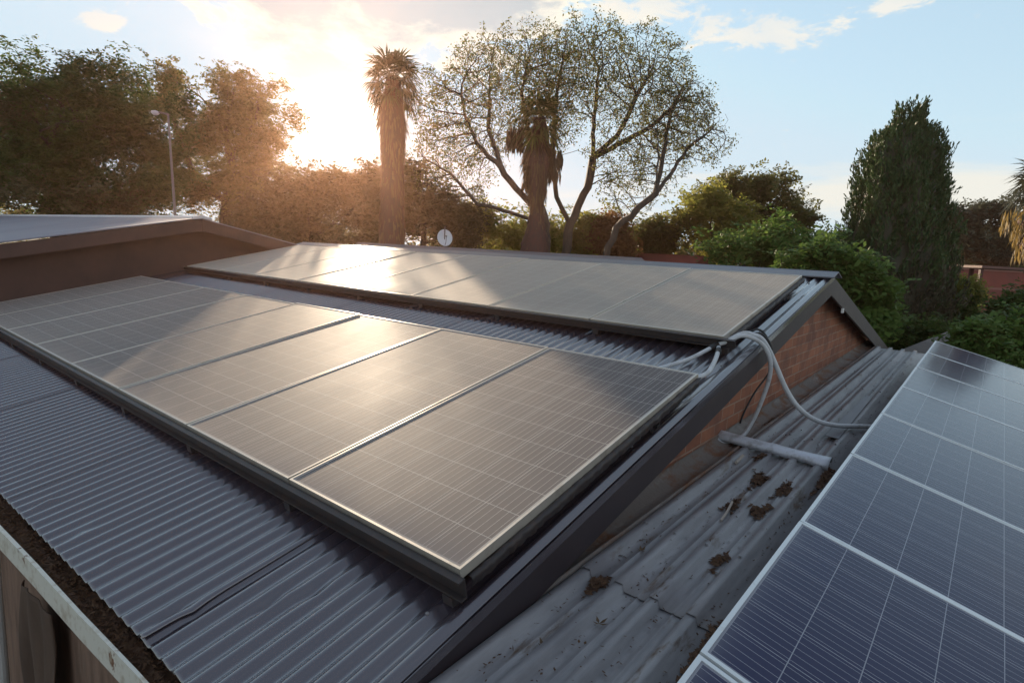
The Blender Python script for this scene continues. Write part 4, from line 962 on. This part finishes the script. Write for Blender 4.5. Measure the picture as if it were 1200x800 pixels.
def right_trees():
    D = 27.0
    leafy_tree('round_tree', 'rounded tree with dark brownish crown and gaps between the big tree and cypress', 'tree', ground_at(880, 300, D),
        [px_blob(890, 225, 42, 26, D, 1.6), px_blob(925, 250, 32, 24, D, 1.1), px_blob(845, 232, 34, 30, D, 1.1), px_blob(880, 270, 60, 24, D, 1), px_blob(950, 258, 18, 10, D, .2)], 620, 46, .22, .18, L_WISP, 61, .25, shell=.45, kill=.6)
    D = 24
    leafy_tree('garden_tree', 'sunlit yellow green tree in front of the rounded tree, left side', 'tree', ground_at(830, 300, D),
        [px_blob(822, 250, 32, 40, D, 1.5), px_blob(855, 265, 26, 32, D, 1), px_blob(835, 285, 45, 20, D, 1)], 420, 42, .2, .17, L_YEL, 62, .12, kill=.6)
    D = 17
    leafy_tree('garden_tree', 'dark green leafy shrub rising behind the right end of the ridge', 'tree', ground_at(890, 300, D),
        [px_blob(885, 294, 58, 20, D, 2), px_blob(930, 292, 38, 24, D, 1.2), px_blob(905, 277, 32, 16, D, .6)], 420, 46, .17, .15, L_GREEN, 63, .10, kill=.6)
    D = 13.0
    leafy_tree('leafy_shrub', 'broad leafy green shrub spilling down beside the gable peak', 'shrub', ground_at(985, 400, D),
        [px_blob(975, 300, 26, 20, D, 1), px_blob(1000, 325, 26, 24, D, 1.2), px_blob(1022, 360, 26, 30, D, 1.2), px_blob(1000, 375, 40, 40, D, 1.4), px_blob(940, 330, 40, 30, D, 1)], 330, 40, .13, .15, L_GREEN, 64, .06, aspect=.6, kill=.5)
    D = 23
    leafy_tree('garden_bush', 'yellow green bush just left of the cypress', 'bush', ground_at(975, 300, D), [px_blob(978, 285, 22, 18, D, 1), px_blob(985, 300, 28, 18, D, 1)], 130, 36, .18, .16, L_YEL, 65, .05, 'sunlit bushes behind the ridge', kill=.7)
    G = 'grey green trees at the far right'
    D = 36
    leafy_tree('gum_tree', 'grey green tree with airy crown just right of the cypress', 'tree', ground_at(1125, 330, D), [px_blob(1130, 250, 20, 18, D, 1), px_blob(1122, 275, 18, 20, D, 1), px_blob(1138, 290, 28, 18, D, 1), px_blob(1108, 250, 14, 14, D, .5)], 300, 40, .26, .24, L_GUM, 66, .2, G, kill=.8)
    leafy_tree('gum_tree', 'grey green tree with domed crown left of the golden palm skirt', 'tree', ground_at(1168, 330, D), [px_blob(1167, 246, 19, 14, D, 1), px_blob(1165, 270, 24, 16, D, 1), px_blob(1180, 292, 45, 20, D, 1.3)], 330, 40, .26, .24, L_GUM, 67, .2, G, kill=.8)
    D = 40
    leafy_tree('gum_tree', 'low dark tree mass behind the carport at far right', 'tree', ground_at(1190, 330, D), [px_blob(1150, 312, 60, 16, D, 1), px_blob(1230, 305, 60, 30, D, 1)], 330, 40, .3, .26, L_DARK, 68, .2, G, kill=.9)
    D = 19
    leafy_tree('garden_bush', 'small yellow topped bush at the foot of the cypress', 'bush', ground_at(1128, 370, D), [px_blob(1127, 342, 16, 12, D, 1)], 120, 40, .12, .13, L_YEL, 69, .05, 'shrubs at the right', kill=.6, extra=([px_blob(1128, 362, 19, 20, D, 1)], 130, 40, L_DARK))
    D = 14
    leafy_tree('leafy_shrub', 'dark shrub at the right edge above the bright one', 'shrub', ground_at(1205, 380, D), [px_blob(1202, 364, 24, 16, D, 1), px_blob(1228, 356, 30, 24, D, 1), px_blob(1190, 378, 26, 12, D, .7)], 260, 42, .13, .13, L_DARK, 70, .06, 'shrubs at the right', kill=.6)
    D = 11.2
    leafy_tree('leafy_shrub', 'bright green broad leaved shrub beyond the blue panels', 'shrub', ground_at(1170, 420, D), [px_blob(1150, 400, 32, 22, D, 1), px_blob(1190, 398, 36, 26, D, 1.4), px_blob(1235, 410, 45, 34, D, 1.2), px_blob(1170, 425, 55, 22, D, 1)], 330, 40, .10, .12, L_GREEN, 71, .05, 'shrubs at the right', aspect=.6, kill=.5)
    D = 15
    leafy_tree('leafy_shrub', 'low dark shrub in the shade at the cypress foot', 'shrub', ground_at(1075, 395, D), [px_blob(1085, 388, 30, 12, D, 1), px_blob(1055, 392, 30, 14, D, 1)], 160, 40, .12, .12, L_DARK, 72, .04, 'shrubs at the right', kill=.6)
right_trees()

def cypress():
    D = 18.5; k = D / FPX; base = np.array(ground_at(1046, 390, D)); t = thing('cypress_tree', 'tall dark conical cypress with two pointed tips', 'tree', tuple(base)); r = np.random.default_rng(77)
    top = at(1078, 128, D); top2 = at(1048, 146, D)
    # outline: apparent half width by row in the photo, turned into a solid of revolution about two leaders
    rows = [(152, 1064, 14), (166, 1062, 33), (184, 1058, 41), (200, 1056, 43), (240, 1053, 48), (280, 1050, 55), (320, 1046, 61), (350, 1044, 62), (375, 1042, 57), (400, 1040, 47), (470, 1038, 38)]
    C_ = []; RAD = []
    for y, x, w in rows: C_.append(at(x, y, D)); RAD.append(w * k)
    C_ = np.array(C_); RAD = np.array(RAD); zs = C_[:, 2]
    def axis(z): return np.array([np.interp(z, zs[::-1], C_[::-1, 0]), np.interp(z, zs[::-1], C_[::-1, 1]), z]), np.interp(z, zs[::-1], RAD[::-1])
    n = 5200; V = []; z0, z1 = GZ + .25, top[2] - .05
    sp = []
    while len(sp) < n:
        z = r.uniform(z0, z1); c, w = axis(z)
        if r.random() > (w + .08) / 1.95: continue
        a = r.uniform(0, 6.283); lump = 1 + .10 * math.sin(7 * a + z * .8) + .08 * math.sin(12 * a - z * 1.5) - .03
        q = w * lump * (r.uniform(.80, 1.02)); d = np.array([math.cos(a), math.sin(a), 0]); sp.append((c + d * q, d, w))
    for lead, ztop, nn in ((top, top[2] + .03, 190), (top2, top2[2] + .03, 170), (at(1063, 140, D), at(1063, 140, D)[2], 40), (at(1040, 158, D), at(1040, 158, D)[2], 40)):
        for i in range(nn):
            s = r.random(); a = r.uniform(0, 6.283); d = np.array([math.cos(a), math.sin(a), 0]); sp.append((np.array([lead[0], lead[1], ztop - .9 * s - .25]) + d * (.04 + .26 * s), d, .2))
    cut = at(1050, 318, D)[2]; G1 = []; G2 = []
    for p, d, w in sp:
        axis_dir = np.array([d[0] * .28, d[1] * .28, 1.0]) + r.normal(scale=.16, size=3); axis_dir /= np.linalg.norm(axis_dir)
        m_ = 14; l = r.uniform(.22, .40); s = r.random(m_)
        cen = p[None] + axis_dir[None] * (s[:, None] * l) + r.normal(scale=.045, size=(m_, 3)) * (1.15 - s[:, None])
        u = axis_dir[None] + r.normal(scale=.35, size=(m_, 3)); u /= np.linalg.norm(u, axis=1)[:, None]; w_ = np.cross(u, r.normal(size=(m_, 3))); w_ /= np.linalg.norm(w_, axis=1)[:, None]
        hl, hw = r.uniform(.05, .09, m_)[:, None], r.uniform(.014, .024, m_)[:, None]
        q = np.stack([cen - u * hl, cen + w_ * hw, cen + u * hl, cen - w_ * hw], 1).reshape(-1, 3)
        (G2 if p[2] < cut + r.normal() * .5 and r.random() < .75 else G1).append(q)
    for Gs, m_ in ((G1, L_CYP), (G2, L_CYPB)):
        V = np.concatenate(Gs); np_mesh('crown', V - base, np.arange(len(V)).reshape(-1, 4), m_, t)
    # twiggy brown heart of the tree and its stem
    mbv = []; kk = 18; levels = np.linspace(GZ + .1, top[2] - .7, 26)
    for z in levels:
        c, w = axis(z)
        for j in range(kk): a = 2 * math.pi * j / kk; q = max(.02, w * .80 * (1 + .08 * math.sin(5 * a + z * 1.7)) - .03); mbv.append(c + np.array([math.cos(a) * q, math.sin(a) * q, 0]) - base)
    F = [(i * kk + j, i * kk + (j + 1) % kk, (i + 1) * kk + (j + 1) % kk, (i + 1) * kk + j) for i in range(len(levels) - 1) for j in range(kk)]
    np_mesh('inner_twigs', np.array(mbv), np.array(F), L_CYPB, t, True)
    b = MB(); b.tube([(0, 0, 0), (0, 0, 1.0)], [.22, .18], 8); b.build('trunk', M_BARK, t)
cypress()

def fan_frond(base, d, length, fan, r, nseg=22, sag=.35):
    """a fan palm frond: stalk and a half-disc of narrow blades"""
    V = []; F = []
    def quad(a, b, c, e): k = len(V); V.extend([a, b, c, e]); F.append((k, k + 1, k + 2, k + 3))
    d = d / np.linalg.norm(d); tip = base + d * length - np.array([0, 0, sag * length * .3]); side = np.cross(d, [0, 0, 1.]); side /= np.linalg.norm(side) + 1e-9; nrm = np.cross(side, d)
    w = .018; quad(base - side * w, base + side * w, tip + side * w * .7, tip - side * w * .7); quad(base - nrm * w, base + nrm * w, tip + nrm * w * .7, tip - nrm * w * .7)
    dd = tip - base; dd /= np.linalg.norm(dd)
    for i in range(nseg):
        a = (i / (nseg - 1) - .5) * 3.7; l = fan * (1 - .22 * abs(a) / 1.85) * r.uniform(.85, 1.1)
        v = dd * math.cos(a) + side * math.sin(a) + nrm * .15 * r.normal(); v /= np.linalg.norm(v); q = np.cross(v, nrm); q /= np.linalg.norm(q) + 1e-9
        m1 = tip + v * l * .55; e = tip + v * l - np.array([0, 0, sag * l * (.5 + .6 * r.random())]); b = fan * .05
        quad(tip, m1 + q * b, e, m1 - q * b)
    return np.array(V), np.array(F)
def palm(label, D, top_px, base_px, trunk, skirt, fan, stalk, seed, nf=34, live=L_PALM, dead=L_DEAD, dead_n=26, big_skirt=None):
    r = np.random.default_rng(seed); T = at(top_px[0], top_px[1], D); B = at(base_px[0], base_px[1], D); dv = (B - T) / (T[2] - B[2]); base = B + dv * (B[2] - GZ)
    t = thing('fan_palm', label, 'palm', tuple(base), 'fan palms')
    # thatched trunk
    prof = []; H = T[2] - GZ; n = 70; kk = 22; V = []
    for i in range(n):
        s = i / (n - 1); c = base + (T - base) * s; py = top_px[1] + (base_px[1] - top_px[1]) * (T[2] - c[2]) / (T[2] - B[2]); w = np.interp(py, [a for a, _ in trunk], [b for _, b in trunk]) * D / FPX
        for j in range(kk): a = 2 * math.pi * j / kk; q = w * (1 + .07 * r.normal() * .6 + .05 * math.sin(3 * a + 9 * s)); V.append(c - base + np.array([q * math.cos(a), q * math.sin(a), .02 * r.normal()]))
    F = [(i * kk + j, i * kk + (j + 1) % kk, (i + 1) * kk + (j + 1) % kk, (i + 1) * kk + j) for i in range(n - 1) for j in range(kk)]
    np_mesh('trunk', np.array(V), np.array(F), M_PTRUNK, t, False)
    # shaggy blades of old thatch hanging on the trunk
    VV = []; nb = skirt
    s = r.random(nb); a = r.uniform(0, 6.283, nb)
    for i in range(nb):
        c = base + (T - base) * s[i]; py = top_px[1] + (base_px[1] - top_px[1]) * (T[2] - c[2]) / (T[2] - B[2]); w = np.interp(py, [q for q, _ in trunk], [q for _, q in trunk]) * D / FPX
        d = np.array([math.cos(a[i]), math.sin(a[i]), 0]); sd = np.array([-d[1], d[0], 0]); p = c - base + d * w * .96; l = r.uniform(.25, .6); e = p + d * r.uniform(.0, .10) - np.array([0, 0, l]); b = r.uniform(.012, .03); mid = (p + e) / 2 + d * .03
        VV += [p, mid + sd * b, e, mid - sd * b]
    VV = np.array(VV); np_mesh('thatch', VV, np.arange(len(VV)).reshape(-1, 4), dead, t)
    top = T - base
    for i in range(nf):
        a = i * 2.39996; up = 1.15 - 1.75 * (i / nf); d = np.array([math.cos(a) * math.cos(up * .9), math.sin(a) * math.cos(up * .9), math.sin(up * .9)])
        V, F = fan_frond(top + np.array([0, 0, .1 - .5 * i / nf]), d, stalk * r.uniform(.8, 1.15), fan * r.uniform(.85, 1.1), r, 20, .25 + .4 * i / nf); np_mesh('frond', V, F, live, t)
    for i in range(dead_n):
        a = r.uniform(0, 6.283); d = np.array([math.cos(a) * .6, math.sin(a) * .6, -1.0]); V, F = fan_frond(top + np.array([0, 0, -.35 - .5 * r.random()]), d, stalk * .8, fan * .95, r, 16, .9); np_mesh('dead_frond', V, F, dead, t)
    for (px, py, wpx, hpx) in (big_skirt or []):
        c = at(px, py, D) - base; nb = 260; VV = []
        for i in range(nb):
            a = r.uniform(0, 6.283); q = math.sqrt(r.random()); p = c + np.array([math.cos(a) * q * wpx, math.sin(a) * q * wpx, 0]) * D / FPX + np.array([0, 0, hpx * D / FPX * r.uniform(-.9, 1)]); e = p + np.array([r.normal() * .05, r.normal() * .05, -r.uniform(.3, .55)]); sd = r.normal(size=3); sd[2] = 0; sd /= np.linalg.norm(sd); b = r.uniform(.02, .045)
            VV += [p, (p + e) / 2 + sd * b, e, (p + e) / 2 - sd * b]
        VV = np.array(VV); np_mesh('dead_frond_bundle', VV, np.arange(len(VV)).reshape(-1, 4), dead, t)
palm('tall fan palm with a thick shaggy trunk close to the sun', 21.0, (461, 92), (459, 290), [(80, 7), (112, 10), (130, 13), (160, 14), (200, 12.5), (235, 13), (290, 15), (340, 17)], 2200, .76, .56, 81, 34, L_PALM, L_DEAD, 20)
palm('shorter fan palm with a flared thatched base in front of the open trees', 21.2, (633, 138), (627, 292), [(120, 7), (170, 8), (190, 13), (225, 10), (245, 7), (262, 10), (292, 17), (330, 19)], 1500, .8, .5, 82, 24, L_WISP, L_DEAD, 26, big_skirt=[(650, 190, 9, 16), (604, 158, 11, 12), (622, 205, 9, 14)])
palm('fan palm with a golden skirt of dry fronds at the right edge', 24.0, (1228, 214), (1232, 330), [(200, 6), (230, 14), (260, 30), (300, 24), (330, 10)], 1200, .95, .85, 83, 30, L_GUM, L_GOLD, 30, big_skirt=[(1205, 258, 26, 16), (1215, 285, 24, 20), (1245, 270, 30, 22)])
